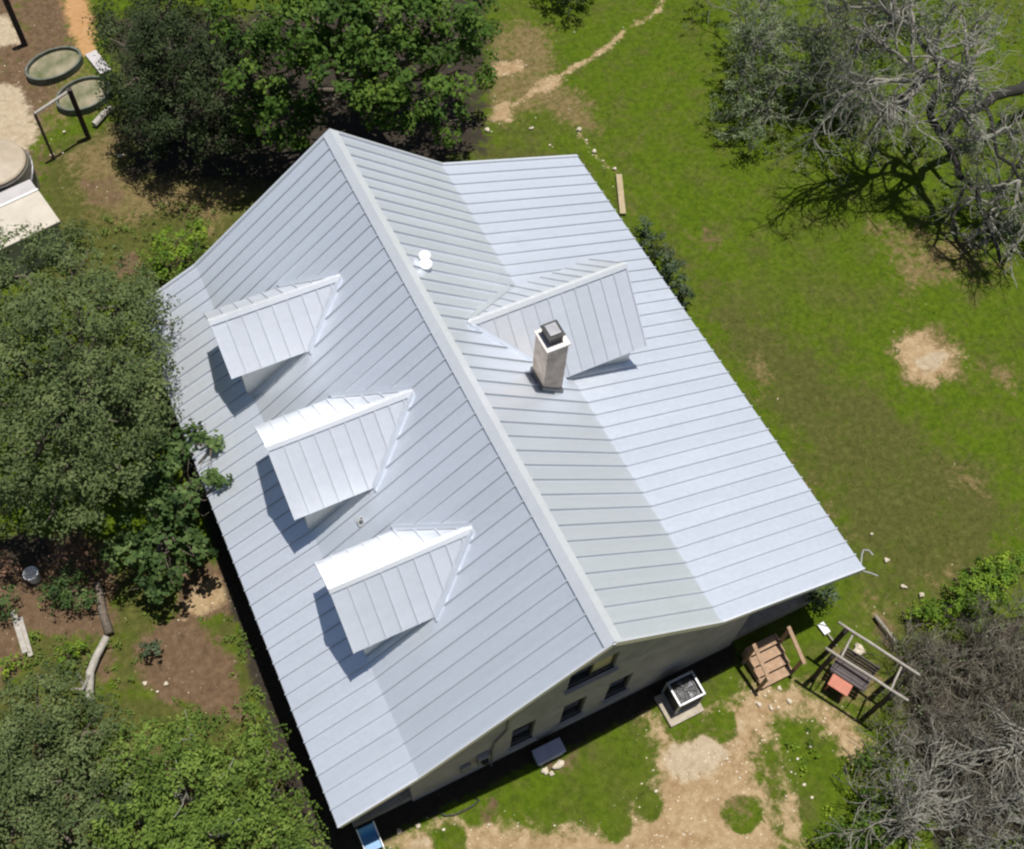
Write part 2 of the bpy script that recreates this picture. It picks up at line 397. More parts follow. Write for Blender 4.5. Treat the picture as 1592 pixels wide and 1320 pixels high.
PATCH = [  # (soil, feather in metres, strength, outline)
 ("dirt", 0.55, 1.0, [(-6.47,-1.40,0.00), (-5.38,-0.34,0.00), (-4.71,-0.32,0.00), (-3.35,-0.51,0.00), (-2.74,-1.04,0.00), (-1.76,-1.68,0.00), (-0.61,-2.17,0.00), (0.38,-2.32,0.00), (1.25,-1.84,0.00), (1.76,-1.22,0.00), (1.82,-0.30,0.00), (2.41,-0.76,0.00), (3.13,-0.85,0.00), (3.87,-0.91,0.00), (4.74,-0.95,0.00), (5.77,-1.37,0.00), (6.22,-2.18,0.00), (6.72,-3.06,0.00), (6.53,-3.46,0.00), (5.94,-3.58,0.00), (5.89,-2.67,0.00), (5.39,-1.79,0.00), (4.51,-1.91,0.00), (3.81,-2.29,0.00), (3.40,-3.31,0.00), (3.33,-4.28,0.00), (2.44,-5.76,0.00)]),
 ("pale", 0.3, 0.9, [(2.03,-1.08,0.00), (3.03,-1.02,0.00), (4.01,-1.31,0.00), (3.66,-1.87,0.00), (2.65,-2.26,0.00), (1.76,-2.18,0.00), (1.63,-1.60,0.00)]),
 ("pale", 0.25, 0.65, [(-4.73,-0.37,0.00), (-3.53,-0.71,0.00), (-3.96,-0.91,0.00), (-4.90,-0.77,0.00)]),
 ("dirt", 0.3, 0.75, [(4.07,-3.46,0.00), (3.83,-4.52,0.00), (4.29,-5.23,0.00), (3.21,-4.87,0.00), (3.44,-3.83,0.00)]),
 ("dry", 0.9, 0.55, [(2.34,-0.87,0.00), (4.56,-1.39,0.00), (4.58,-2.84,0.00), (2.81,-4.36,0.00), (0.84,-3.40,0.00)]),
 ("brown", 0.5, 0.6, [(0.50,-2.75,0.00), (1.68,-2.31,0.00), (2.46,-2.86,0.00), (2.11,-4.01,0.00), (0.07,-3.19,0.00)]),
 ("dry", 0.6, 0.75, [(14.29,6.38,0.00), (15.62,6.99,0.00), (16.58,6.56,0.00), (16.86,5.61,0.00), (16.09,4.63,0.00), (14.74,4.35,0.00), (14.04,5.05,0.00)]),
 ("dirt", 0.5, 0.92, [(14.60,6.24,0.00), (15.44,6.58,0.00), (16.06,6.38,0.00), (16.10,5.69,0.00), (16.53,5.35,0.00), (15.98,5.21,0.00), (15.62,4.85,0.00), (14.89,4.71,0.00), (14.49,5.16,0.00)]),
 ("pale", 0.15, 0.8, [(14.98,5.80,0.00), (15.59,5.78,0.00), (16.28,5.52,0.00), (15.46,5.13,0.00), (14.88,5.18,0.00)]),
 ("brown", 0.45, 0.62, [(10.96,13.00,0.00), (11.84,13.00,0.00), (12.40,12.27,0.00), (11.95,11.96,0.00), (11.07,12.35,0.00)]),
 ("dry", 0.6, 0.7, [(9.01,24.24,0.00), (10.64,25.10,0.00), (11.66,23.88,0.00), (10.75,21.61,0.00), (11.20,19.96,0.00), (10.71,18.09,0.00), (9.81,18.82,0.00), (8.99,20.22,0.00), (7.73,19.74,0.00), (6.90,20.10,0.00)]),
 ("dirt", 0.25, 0.85, [(8.35,23.02,0.00), (9.73,22.72,0.00), (9.53,22.07,0.00), (8.23,22.34,0.00)]),
 ("dirt", 0.25, 0.85, [(9.91,21.61,0.00), (10.75,21.61,0.00), (10.33,20.70,0.00), (9.30,21.08,0.00)]),
 ("dirt", 0.25, 0.9, [(7.27,20.45,0.00), (8.05,21.16,0.00), (8.49,20.86,0.00), (8.00,20.03,0.00)]),
 ("dry", 0.5, 0.6, [(10.72,20.53,0.00), (10.94,19.72,0.00), (10.89,18.18,0.00), (9.95,18.59,0.00)]),
 ("olive", 1.2, 0.76, [(10.18,14.43,0.00), (10.87,11.42,0.00), (12.31,7.96,0.00), (13.66,4.72,0.00), (15.11,0.65,0.00), (12.74,-2.16,0.00), (9.40,-0.99,0.00), (9.16,0.78,0.00), (9.45,6.16,0.00)]),
 ("dry", 0.5, 0.6, [(10.02,7.94,0.00), (10.92,8.05,0.00), (10.50,6.68,0.00), (9.70,6.54,0.00)]),
 ("dry", 0.6, 0.5, [(9.35,4.27,0.00), (9.90,3.09,0.00), (9.74,1.59,0.00), (9.42,2.40,0.00)]),
 ("dry", 0.6, 0.5, [(13.41,3.10,0.00), (14.30,1.50,0.00), (14.14,0.42,0.00), (13.03,1.39,0.00)]),
 ("dry", 0.6, 0.75, [(8.66,0.08,0.00), (9.62,-0.69,0.00), (11.27,-0.85,0.00), (12.09,-0.38,0.00), (10.74,-0.38,0.00), (9.24,-0.91,0.00), (8.85,-1.72,0.00), (8.38,-0.91,0.00)]),
 ("dry", 0.5, 0.5, [(16.02,5.19,0.00), (16.52,3.91,0.00), (16.86,2.74,0.00), (18.12,4.23,0.00)]),
 ("dry", 0.8, 0.6, [(16.81,11.46,0.00), (19.51,9.63,0.00), (20.51,7.07,0.00), (15.90,7.71,0.00)]),
 ("olive", 1.0, 0.75, [(6.29,20.37,0.00), (9.58,17.91,0.00), (9.78,14.60,0.00), (9.15,17.11,0.00), (4.87,18.36,0.00)]),
 # far left yard and the worn ground round the tank
 ("olive", 0.8, 1.0, [(-7.30,25.03,0.00), (-4.06,25.59,0.00), (-0.25,21.92,0.00), (-0.84,20.27,0.00), (-4.90,17.15,0.00), (-8.81,18.92,0.00)]),
 ("dry", 0.8, 0.72, [(-6.91,24.86,0.00), (-4.35,25.38,0.00), (-4.55,23.18,0.00), (-0.55,21.08,0.00), (-3.18,19.20,0.00), (-3.98,20.75,0.00), (-5.53,20.55,0.00), (-6.61,21.93,0.00)]),
 ("brown", 0.5, 0.55, [(-6.55,23.75,0.00), (-4.93,23.35,0.00), (-5.11,21.26,0.00), (-6.61,21.93,0.00)]),
 ("brown", 0.4, 0.85, [(-6.28,19.73,0.00), (-5.48,19.65,0.00), (-5.52,18.81,0.00), (-6.44,18.81,0.00)]),
 ("brown", 0.8, 0.72, [(-7.49,36.05,0.00), (-3.74,34.47,0.00), (-4.62,29.37,0.00), (-7.22,25.32,0.00), (-6.79,24.49,0.00), (-8.60,23.12,0.00), (-10.35,24.50,0.00)]),
 ("olive", 0.5, 0.8, [(-5.36,34.33,0.00), (-4.37,33.91,0.00), (-5.26,30.01,0.00), (-6.33,29.38,0.00)]),
 ("pale", 0.35, 0.9, [(-8.46,29.41,0.00), (-7.08,28.64,0.00), (-6.91,26.17,0.00), (-7.42,25.41,0.00), (-9.19,26.03,0.00)]),
 ("pale", 0.3, 0.9, [(-7.43,33.03,0.00), (-6.46,32.23,0.00), (-6.47,30.72,0.00), (-7.89,30.97,0.00)]),
 ("dry", 0.8, 0.6, [(-7.49,36.05,0.00), (-3.74,34.47,0.00), (-4.49,26.47,0.00), (-7.22,25.32,0.00), (-9.67,25.76,0.00)]),
 ("orange", 0.35, 0.9, [(-4.41,34.75,0.00), (-3.30,34.28,0.00), (-4.02,29.85,0.00), (-4.23,28.65,0.00), (-4.81,29.08,0.00), (-4.78,30.94,0.00)]),
 # kitchen garden on the left
 ("brown", 0.5, 1.0, [(-12.70,11.49,0.00), (-9.74,10.94,0.00), (-9.06,9.57,0.00), (-7.26,8.52,0.00), (-6.42,8.33,0.00), (-6.44,7.12,0.00), (-6.56,5.61,0.00), (-7.00,4.14,0.00), (-8.16,4.17,0.00), (-9.40,5.48,0.00), (-10.22,6.05,0.00), (-11.19,6.70,0.00), (-13.45,7.96,0.00)]),
 ("dirt", 0.3, 0.8, [(-7.90,7.61,0.00), (-7.07,8.02,0.00), (-6.54,7.98,0.00), (-6.66,7.12,0.00), (-7.56,7.05,0.00), (-7.95,7.19,0.00)]),
 ("olive", 0.5, 1.0, [(-9.11,9.39,0.00), (-7.83,8.38,0.00), (-8.09,7.30,0.00), (-9.14,7.22,0.00), (-9.78,7.62,0.00)]),
 ("olive", 0.5, 1.0, [(-11.71,8.53,0.00), (-10.10,7.68,0.00), (-10.63,6.34,0.00), (-12.36,7.16,0.00)]),
 ("olive", 0.5, 1.0, [(-6.95,5.99,0.00), (-6.41,5.54,0.00), (-6.85,4.07,0.00), (-7.32,4.66,0.00)]),
 ("olive", 0.4, 0.9, [(-7.56,7.05,0.00), (-6.59,6.79,0.00), (-6.56,5.61,0.00), (-7.38,6.00,0.00)]),
 ("olive", 0.5, 0.8, [(-10.00,7.44,0.00), (-9.04,7.56,0.00), (-9.33,5.99,0.00), (-10.17,5.66,0.00)]),
 ("litter_shade", 0.5, 0.7, [(-12.46,12.65,0.00), (-10.41,11.05,0.00), (-10.39,9.79,0.00), (-12.86,10.75,0.00)]),
 # fallen leaves under the crowns; painted shade along the gable foot and left eave
 ("litter_shade", 0.9, 0.9, [(-3.43,31.12,0.00), (1.33,29.09,0.00), (10.39,26.83,0.00), (6.48,18.95,0.00), (4.89,18.93,0.00), (-1.15,20.66,0.00), (-4.82,22.98,0.00)]),
 ("litter_shade", 0.5, 0.8, [(9.27,-1.73,0.00), (12.61,-2.31,0.00), (10.31,-7.67,0.00), (6.42,-6.27,0.00), (7.40,-3.66,0.00)]),
 ("olive", 0.5, 1.0, [(-13.70,8.26,0.00), (-10.35,6.20,0.00), (-7.00,4.14,0.00), (-6.00,-0.24,0.00), (-7.27,-1.01,0.00), (-14.86,2.69,0.00)]),
 ("brown", 0.5, 0.6, [(-12.53,6.44,0.00), (-10.02,5.06,0.00), (-8.09,2.91,0.00), (-8.98,1.21,0.00), (-13.54,3.42,0.00)]),
 ("litter_shade", 0.25, 0.95, [(-7.2, 0.2), (-6.2, -0.15), (4.9, -0.15), (4.9, 0.6), (-6.0, 0.6), (-6.0, 14.8), (-6.6, 14.8), (-6.6, 9.0)]),  # dark strip painted where the eave and gable shade falls
 ("brown", 0.3, 0.9, [(8.43,-0.83,0.00), (8.94,-0.87,0.00), (8.96,-1.58,0.00), (8.53,-1.57,0.00)]),
 ("dry", 0.4, 0.7, [(6.17,-1.22,0.00), (6.47,-2.12,0.00), (6.88,-2.69,0.00), (8.16,-2.36,0.00), (7.85,-1.05,0.00), (7.12,-0.90,0.00)]),
 ("brown", 0.3, 0.75, [(-1.09,-0.03,0.00), (-0.14,-0.31,0.00), (-0.55,-0.72,0.00), (-1.16,-0.51,0.00)]),
 ("brown", 0.25, 0.8, [(-2.96,-0.41,0.00), (-2.51,-0.46,0.00), (-2.96,-1.23,0.00), (-3.21,-1.11,0.00)]),
]
LINES = [("dirt", 0.14, 0.66, [(16.87,24.07,0.00), (15.73,23.01,0.00), (14.29,22.67,0.00), (13.02,22.05,0.00), (11.71,21.64,0.00), (10.59,21.39,0.00), (9.68,21.06,0.00), (8.50,20.79,0.00), (7.63,20.30,0.00)]),
 ("dirt", 0.10, 0.55, [(9.92,18.78,0.00), (9.95,17.41,0.00), (10.26,16.36,0.00)]),
 ("dirt", 0.16, 0.6, [(0.51,-2.42,0.00), (1.09,-2.36,0.00), (2.21,-2.05,0.00)]),
 ("dirt", 0.2, 0.6, [(4.48,-2.26,0.00), (4.15,-3.33,0.00), (3.77,-4.33,0.00)])]
SOILS = {k: np.zeros(PX.shape) for k in ("olive", "dry", "brown", "dirt", "orange", "pale", "litter_shade")}
for k, fe, st, pts in PATCH:
    SOILS[k] = np.maximum(SOILS[k], np.clip(0.5 - poly_sdf(pts, PX, PY) / (2 * fe), 0, 1) * st)
SOILS["olive"] = np.maximum(SOILS["olive"], 0.95 * np.clip((np.hypot(PX - 6, PY - 12) - 33) / 8, 0, 1))  # unseen ground past the yard turned olive to dull the roof's reflections
for k, wd, st, pts in LINES:
    SOILS[k] = np.maximum(SOILS[k], np.clip(1.0 - line_sdf(pts, PX, PY) / (2 * wd), 0, 1) * st)
# islands of turf standing in the dirt
for q, r in (((2.72,-3.40,0.00), 0.35), ((3.39,-1.37,0.00), 0.3), ((-0.16,-2.34,0.00), 0.2), ((2.61,-0.91,0.00), 0.35), ((0.77,-2.29,0.00), 0.2), ((-3.97,-0.93,0.00), 0.3), ((-3.06,-0.44,0.00), 0.25)):
    h = np.clip((np.hypot(PX - q[0], PY - q[1]) - r) / 0.25, 0, 1)
    SOILS["dirt"] *= h; SOILS["pale"] *= h
for pts in ([(-9.11,9.39,0.00), (-7.83,8.38,0.00), (-8.09,7.30,0.00), (-9.14,7.22,0.00), (-9.78,7.62,0.00)], [(-11.71,8.53,0.00), (-10.10,7.68,0.00), (-10.63,6.34,0.00), (-12.36,7.16,0.00)], [(-6.95,5.99,0.00), (-6.41,5.54,0.00), (-6.85,4.07,0.00), (-7.32,4.66,0.00)],
            [(-7.56,7.05,0.00), (-6.59,6.79,0.00), (-6.56,5.61,0.00), (-7.38,6.00,0.00)], [(-10.00,7.44,0.00), (-9.04,7.56,0.00), (-9.33,5.99,0.00), (-10.17,5.66,0.00)], [(-9.36,5.64,0.00), (-8.11,4.32,0.00), (-8.31,3.71,0.00), (-10.69,5.55,0.00)]):
    SOILS["brown"] *= 1 - 0.85 * np.clip(0.5 - poly_sdf(pts, PX, PY) / 0.7, 0, 1)
def smooth_noise(X, Y, seed, scale):
    rg = np.random.default_rng(seed); o = np.zeros(X.shape)
    for i in range(6):
        a = rg.uniform(0, 6.28); f = scale * rg.uniform(0.5, 2.0)
        o += np.sin((X * math.cos(a) + Y * math.sin(a)) * f + rg.uniform(0, 6.28)) / 6
    return o
PZ = 0.03 * smooth_noise(PX, PY, 3, 0.9) + 0.012 * smooth_noise(PX, PY, 4, 4.0) - 0.03
pit = np.hypot(PX - 15.4, PY - 5.7)
PZ -= 0.12 * np.exp(-(pit / 0.9) ** 2)
nx, ny = len(gx), len(gy)
idx = np.arange(nx * ny).reshape(ny, nx)
gf = np.stack([idx[:-1, :-1], idx[:-1, 1:], idx[1:, 1:], idx[1:, :-1]], -1).reshape(-1, 4)
gme = np_mesh("ground", np.stack([PX, PY, PZ], 1), gf, ground_mat(), smooth=True)
for k, v in SOILS.items():
    a = gme.attributes.new(k, 'FLOAT', 'POINT'); a.data.foreach_set("value", v.astype(np.float32))
ground = link(bpy.data.objects.new("ground", gme))
tag(ground, "mottled green and dry yard with sandy bare patches", None, None, "structure")
def soil_at(x, y, k):
    i = np.clip(np.searchsorted(gx, x), 0, nx - 1); j = np.clip(np.searchsorted(gy, y), 0, ny - 1)
    return SOILS[k][j * nx + i]
def ground_z(x, y):
    i = np.clip(np.searchsorted(gx, x), 0, nx - 1); j = np.clip(np.searchsorted(gy, y), 0, ny - 1)
    return PZ[j * nx + i]

# ---------------------------------------------------------------- house
L = 15.0; AL, BL, AR, BR = 4.248, 1.898, 3.104, 4.504
HR, HBL, HEL, HBR, HER = 7.149, 3.885, 3.0, 4.640, 3.117
ML = (HR - HBL) / AL; MR = (HR - HBR) / AR; MWL = (HBL - HEL) / BL; MWR = (HBR - HER) / BR
def zroof(x):
    if x < -AL: return HBL - MWL * (-x - AL)
    if x < 0: return HR + ML * x
    if x < AR: return HR - MR * x
    return HBR - MWR * (x - AR)
house = empty("house", (0, 0, 0))
tag(house, "large cottage with pale standing seam metal roof, four dormers and tan chimney", "house")
NP = 38; PITCH = L / NP

def slope(name, x0, z0, x1, z1):
    """one roof plane: deck slab plus separate panels from (x0,z0) down to (x1,z1)"""
    d = Vector((x1 - x0, 0, z1 - z0)).normalized()
    nrm = Vector((-d.z, 0, d.x))
    if nrm.z < 0: nrm = -nrm
    T = 0.10
    a = Vector((x0, 0.02, z0)) - nrm * 0.012; b = Vector((x1, 0.02, z1)) - nrm * 0.012
    roof = MB().prism([a, b, b - nrm * T, a - nrm * T], (0, L - 0.04, 0)).build(name, M_DECK, house)
    e0 = Vector((x0, 0, z0)); e1 = Vector((x1, 0, z1)) + d * 0.03
    P = PITCH; prof = [(0.0, 0.0), (P * 0.5, 0.003), (P - 0.048, 0.0), (P - 0.040, 0.05), (P - 0.006, 0.05), (P - 0.003, 0.0)]
    m = MB(); vs = []
    for e in (e0, e1):
        for y, h in prof: vs.append(e + Vector((0, y, 0)) + nrm * h)
    k = len(prof)
    fs = [(i, i + 1, k + i + 1, k + i) for i in range(k - 1)]
    # down-turned end and closing rib end
    vs += [e1 + Vector((0, 0, -0.04)), e1 + Vector((0, P - 0.003, -0.04))]
    fs += [(k, 2 * k, 2 * k + 1, k + k - 1), (k + 2, k + 3, k + 4, k + 5)]
    if d.x < 0: fs = [f[::-1] for f in fs]
    m.add(vs, fs)
    me = m.mesh("roof_panel", M_ROOF); me.materials.append(M_SEAM_SHADE); me.polygons[2].material_index = 1  # rib's -Y face coloured darker to stand for its shade
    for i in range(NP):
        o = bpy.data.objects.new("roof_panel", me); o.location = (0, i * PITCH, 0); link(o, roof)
    return roof, nrm
roofL, nL = slope("roof", 0, HR, -AL, HBL)
roofR, nR = slope("roof", 0, HR, AR, HBR)
roofPL, nPL = slope("porch_roof", -AL, HBL, -AL - BL, HEL)
roofPR, nPR = slope("porch_roof", AR, HBR, AR + BR, HER)
# ridge cap, gable trim and eave flashing
capw = 0.165
pts = [Vector((-capw, 0, HR - capw * ML)) + nL * 0.055, Vector((0, 0, HR + 0.085)), Vector((capw, 0, HR - capw * MR)) + nR * 0.055]
m = MB()
for y in (-0.03, L + 0.03): m.add([p + Vector((0, y, 0)) for p in pts] + [p + Vector((0, y, -0.04)) for p in pts], [])
m.f += [(0, 1, 7, 6), (1, 2, 8, 7), (3, 0, 6, 9), (2, 5, 11, 8), (0, 3, 4, 1), (1, 4, 5, 2), (6, 7, 10, 9), (7, 8, 11, 10)]
m.build("ridge_cap", M_TRIM, house)
for y in (-0.028, L + 0.028):
    for xa, xb in ((-AL - BL, -AL), (-AL, 0), (0, AR), (AR, AR + BR)):
        a = Vector((xa, y, zroof(xa) - 0.045)); b = Vector((xb, y, zroof(xb) - 0.045))
        MB().beam(a, b, 0.045, 0.17).build("gable_trim", M_TRIM, house)
MB().box((-AL - BL - 0.012, L / 2, HEL - 0.13), (0.05, L, 0.16)).build("eave_flashing", M_EDGE, house)
MB().box((AR + BR + 0.012, L / 2, HER - 0.12), (0.05, L, 0.14)).build("eave_flashing", M_EDGE, house)

# gable walls with real openings
def gable_wall(y, out, x0, x1, holes, name="wall"):
    """vertical strips between the openings; out = -1 when the outside faces -Y"""
    xs = sorted({x0, x1, -AL + 0.05, 0.0, AR} | {h[0] for h in holes} | {h[1] for h in holes})
    xs = [x for x in xs if x0 <= x <= x1]
    m = MB(); th = 0.22 * -out
    for a, b in zip(xs[:-1], xs[1:]):
        hs = sorted([h for h in holes if h[0] <= a + 1e-6 and h[1] >= b - 1e-6], key=lambda h: h[2])
        za = -0.1; 
        for h in hs + [None]:
            if h is None:
                ta, tb = zroof(a) - 0.16, zroof(b) - 0.16
            else: ta = tb = h[2]
            m.prism([(a, y, za), (b, y, za), (b, y, tb), (a, y, ta)], (0, th, 0))
            if h: za = h[3]
    return m.build(name, M_WALL, house)
WX0, WX1, WY0, WY1 = -4.38, 4.75, 0.35, 14.65
wins = [(-0.50, 0.72, 3.60, 4.72), (0.82, 1.46, 0.85, 2.2), (-0.42, 0.20, 0.7, 2.15), (-1.78, -1.17, 0.65, 2.24)]
front = gable_wall(WY0, -1, WX0, WX1, wins)
back = gable_wall(WY1, 1, WX0, WX1, [(-1.6, -0.6, 0.8, 2.2), (0.6, 1.6, 0.8, 2.2)])
for x, nm in ((WX0 + 0.11, 0), (WX1 - 0.11, 1)):
    h = zroof(x) - 0.2
    MB().box((x, (WY0 + WY1) / 2, h / 2 - 0.05), (0.2, WY1 - WY0 - 0.46, h + 0.1)).build("wall", M_WALL, house)
def window(x0, x1, z0, z1, y, sashes, out=-1, reflect_sash=None):
    t = 0.05
    m = MB(); yy = y + 0.09
    m.box(((x0 + x1) / 2, yy, z0 + t / 2), (x1 - x0, 0.08, t)).box(((x0 + x1) / 2, yy, z1 - t / 2), (x1 - x0, 0.08, t))
    for x in [x0 + t / 2, x1 - t / 2] + [x0 + (x1 - x0) * k / sashes for k in range(1, sashes)]:
        m.box((x, yy, (z0 + z1) / 2), (t, 0.08, z1 - z0 - 2 * t))
    w = m.build("window", M_FRAME, house)
    for k in range(sashes):
        a = x0 + (x1 - x0) * k / sashes + t * 0.8; b = x0 + (x1 - x0) * (k + 1) / sashes - t * 0.8
        MB().box(((a + b) / 2, y + 0.11, (z0 + z1) / 2), (b - a, 0.012, z1 - z0 - 2 * t)).build("pane", M_GLASS if k != reflect_sash else M_PANE_REFLECTION, w)
    MB().box(((x0 + x1) / 2, y - 0.03, z0 - 0.03), (x1 - x0 + 0.16, 0.14, 0.06)).build("sill", M_WALL, w)
    return w
window(*wins[0], WY0, 2, reflect_sash=1)
for h in wins[1:]: window(*h, WY0, 1)
for x0 in (-1.6, 0.6):
    MB().box((x0 + 0.5, WY1 - 0.1, 1.5), (0.98, 0.06, 1.38)).build("window", M_GLASS, house)
# utility meter boxes and conduit low on the gable wall
mt = MB().box((-2.55, WY0 - 0.07, 1.25), (0.32, 0.14, 0.55)).build("meter_box", M_LIDMETAL, house, bevel=0.02)
MB().lathe((-2.55, WY0 - 0.16, 1.33), [(0.09, -0.08), (0.1, 0.0), (0.09, 0.08)], 14).build("meter_dial", M_DARKMETAL, mt)
MB().box((-3.0, WY0 - 0.05, 1.05), (0.26, 0.1, 0.4)).build("meter_box", M_LIDMETAL, house, bevel=0.02)
MB().tube([(-2.3, WY0 - 0.05, 0.0), (-2.3, WY0 - 0.05, 1.6), (-2.25, WY0 - 0.05, 2.1), (-1.95, WY0 - 0.05, 2.75), (-1.95, WY0 - 0.05, 4.8)], 0.035, 8).build("conduit", M_LIDMETAL, house)
# open porches under both low roofs: floors and posts
MB().box(((WX1 + AR + BR - 0.25) / 2, 7.5, 0.24), (AR + BR - 0.25 - WX1, 14.2, 0.36)).build("porch_floor", M_CONC, house)
MB().box(((WX0 - AL - BL + 0.25) / 2, 7.5, 0.14), (WX0 + AL + BL - 0.25, 14.2, 0.3)).build("porch_floor", M_CONC, house)
for x, zt, zb in ((AR + BR - 0.4, HER - 0.05, 0.4), (-AL - BL + 0.4, HEL - 0.0, 0.28)):
    for y in (0.55, 4.0, 7.5, 11.0, 14.45):
        MB().box((x, y, (zt + zb) / 2), (0.15, 0.15, zt - zb)).build("porch_post", M_GREYWOOD, house)
# curled white downpipe end and bracket at the near right corner of the eave
MB().tube([(7.62, 0.05, 3.0), (7.85, 0.32, 3.0), (7.98, 0.42, 2.98), (8.12, 0.36, 2.95), (8.15, 0.22, 2.92)], 0.019, 7).build("rain_spout", M_SILVER, house)
MB().tube([(7.58, -0.02, 3.02), (7.76, -0.16, 3.0), (7.90, -0.30, 2.97)], 0.017, 7).build("eave_bracket", M_SILVER, house)

# dormers
def dormer(side, yc, w, zr, ze, xf, label):
    m_ = ML if side < 0 else MR
    d = empty("dormer", (side * xf, yc, ze), house)
    d["label"] = label
    off = Vector((side * xf, yc, ze))
    p = (zr - ze) / w
    xr = (HR - zr) / m_; xe = (HR - ze) / m_
    def tmax(x): return max(0.0, min(w, (zr - HR + m_ * x) / p))
    def P(x, t, s, h=0.0):
        n = Vector((0, s * p, 1)).normalized()
        return Vector((side * x, yc + s * t, zr - p * t)) + n * h - off
    x_in = max(xr - 0.05, 0.05)
    n_ = max(5, round((xf - x_in) / 0.36)); xs = [xf - (xf - x_in) * i / n_ for i in range(n_ + 1)]
    for s in (-1, 1):
        for a, b in zip(xs[:-1], xs[1:]):
            ta, tb = tmax(a), tmax(b)
            top = [P(a, 0, s), P(a, ta, s)]
            if b < xe < a: top.append(P(xe, w, s))
            top += [P(b, tb, s), P(b, 0, s)] if tb > 0.01 else [P(b, 0, s)]
            n = Vector((0, s * p, 1)).normalized()
            mb = MB().prism(top, n * -0.05)
            # standing seam along the outer edge of the panel
            if ta > 0.05:
                r0 = [P(a - 0.002, 0.02, s), P(a - 0.03, 0.02, s), P(a - 0.03, max(tmax(a - 0.03), 0.03), s), P(a - 0.002, ta, s)]
                mb.prism(r0, n * 0.028)
            ob = mb.build("roof_panel", M_DORMER, d)
            ob.data.materials.append(M_SEAM_SHADE)
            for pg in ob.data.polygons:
                if pg.index >= len(top) + 2 and abs(pg.normal.x) > 0.7: pg.material_index = 1  # rib sides get the painted seam shade
    # valley flashing where each facet meets the main roof
    nr = (nL if side < 0 else nR)
    for s in (-1, 1):
        m = MB(); vs = []; xs_ = [xr + 0.02 + (xe - xr) * k / 6 for k in range(7)]
        for x in xs_:
            V = P(x, tmax(x), s); n_f = Vector((0, s * p, 1)).normalized()
            vs += [P(x, max(tmax(x) - 0.09, 0), s) + n_f * 0.012, V + nr * 0.058 + Vector((0, s * 0.02, 0)), V + nr * 0.056 + Vector((0, s * 0.11, 0)), V + Vector((0, s * 0.125, 0))]
        fs = []
        for k in range(6):
            for j_ in range(3): fs.append((k * 4 + j_, k * 4 + j_ + 1, k * 4 + j_ + 5, k * 4 + j_ + 4))
        m.add(vs, fs).build("valley_flashing", M_ROOF, d)
    # ridge cap
    cw = 0.085
    cap = MB(); c0 = []
    for x in (xf + 0.01, xr + 0.02):
        c0 += [P(x, cw, -1, 0.036), P(x, 0, -1, 0.055), P(x, cw, 1, 0.036), P(x, cw, -1, 0.015), P(x, cw, 1, 0.015)]
    cap.add(c0, [(0, 1, 6, 5), (1, 2, 7, 6), (3, 0, 5, 8), (2, 4, 9, 7), (0, 3, 4, 2, 1)])
    cap.build("ridge_cap", M_RIDGE, d)
    # walls set back under the eaves
    wi = w - 0.24; xw = xf - 0.28
    for s in (-1, 1):
        zt = zr - p * wi - 0.06
        xa = (HR - zt) / m_
        pts = [(side * xw, yc + s * wi, zroof(side * xw) - 0.05), (side * xw, yc + s * wi, zt), (side * (xa - 0.1), yc + s * wi, zt)]
        if xw > (AL if side < 0 else AR): pts.append((side * (AL if side < 0 else AR), yc + s * wi, zroof(side * (AL if side < 0 else AR)) - 0.05))
        pts = [Vector(q) - off for q in pts]
        MB().prism(pts, (0, -s * 0.08, 0)).build("side_wall", M_SIDING, d)
    zb = zroof(side * xw) - 0.05
    wf = wi - 0.082
    pts = [(side * (xw - 0.004), yc - wf, zb), (side * (xw - 0.004), yc + wf, zb), (side * (xw - 0.004), yc + wf, zr - p * wi - 0.06), (side * (xw - 0.004), yc, zr - 0.07), (side * (xw - 0.004), yc - wf, zr - p * wi - 0.06)]
    MB().prism([Vector(q) - off for q in pts], (-side * 0.08, 0, 0)).build("front_wall", M_SIDING, d)
    MB().box(Vector((side * (xw + 0.004), yc, (zb + ze) / 2 + 0.2)) - off, (0.02, wi * 1.0, 0.8)).build("window", M_SIDING, d)
    return d
dormer(-1, 3.785, 1.14, 6.20, 5.13, 4.547, "near dormer on the left slope, nearest the gable wall")
dormer(-1, 7.416, 1.34, 6.355, 5.145, 4.579, "middle dormer on the left slope")
dormer(-1, 11.321, 1.08, 6.177, 5.152, 4.625, "far dormer on the left slope with bright ridge cap")
dormer(1, 8.559, 1.537, 6.46, 4.897, 5.192, "wide single dormer behind the chimney")

# chimney
cx0, cx1, cy0, cy1 = 1.93, 2.47, 6.56, 7.16
chim = MB().box(((cx0 + cx1) / 2, (cy0 + cy1) / 2, 6.1), (cx1 - cx0, cy1 - cy0, 2.2)).build("chimney", M_CHIM, house, bevel=0.01)
MB().box(((cx0 + cx1) / 2, (cy0 + cy1) / 2, 7.225), (cx1 - cx0 + 0.06, cy1 - cy0 + 0.06, 0.05)).build("chimney_crown", M_CHIMTOP, chim)
MB().box(((cx0 + cx1) / 2, (cy0 + cy1) / 2 + 0.02, 7.37), (0.36, 0.40, 0.24)).build("flue", M_DARKMETAL, chim, bevel=0.02)
MB().box(((cx0 + cx1) / 2, (cy0 + cy1) / 2 + 0.02, 7.50), (0.43, 0.47, 0.025)).build("flue_rim", M_DARKMETAL, chim, bevel=0.01)
MB().box(((cx0 + cx1) / 2, (cy0 + cy1) / 2 + 0.03, 7.53), (0.29, 0.32, 0.04)).build("flue_lid", M_LIDMETAL, chim, bevel=0.012)
fl = MB()
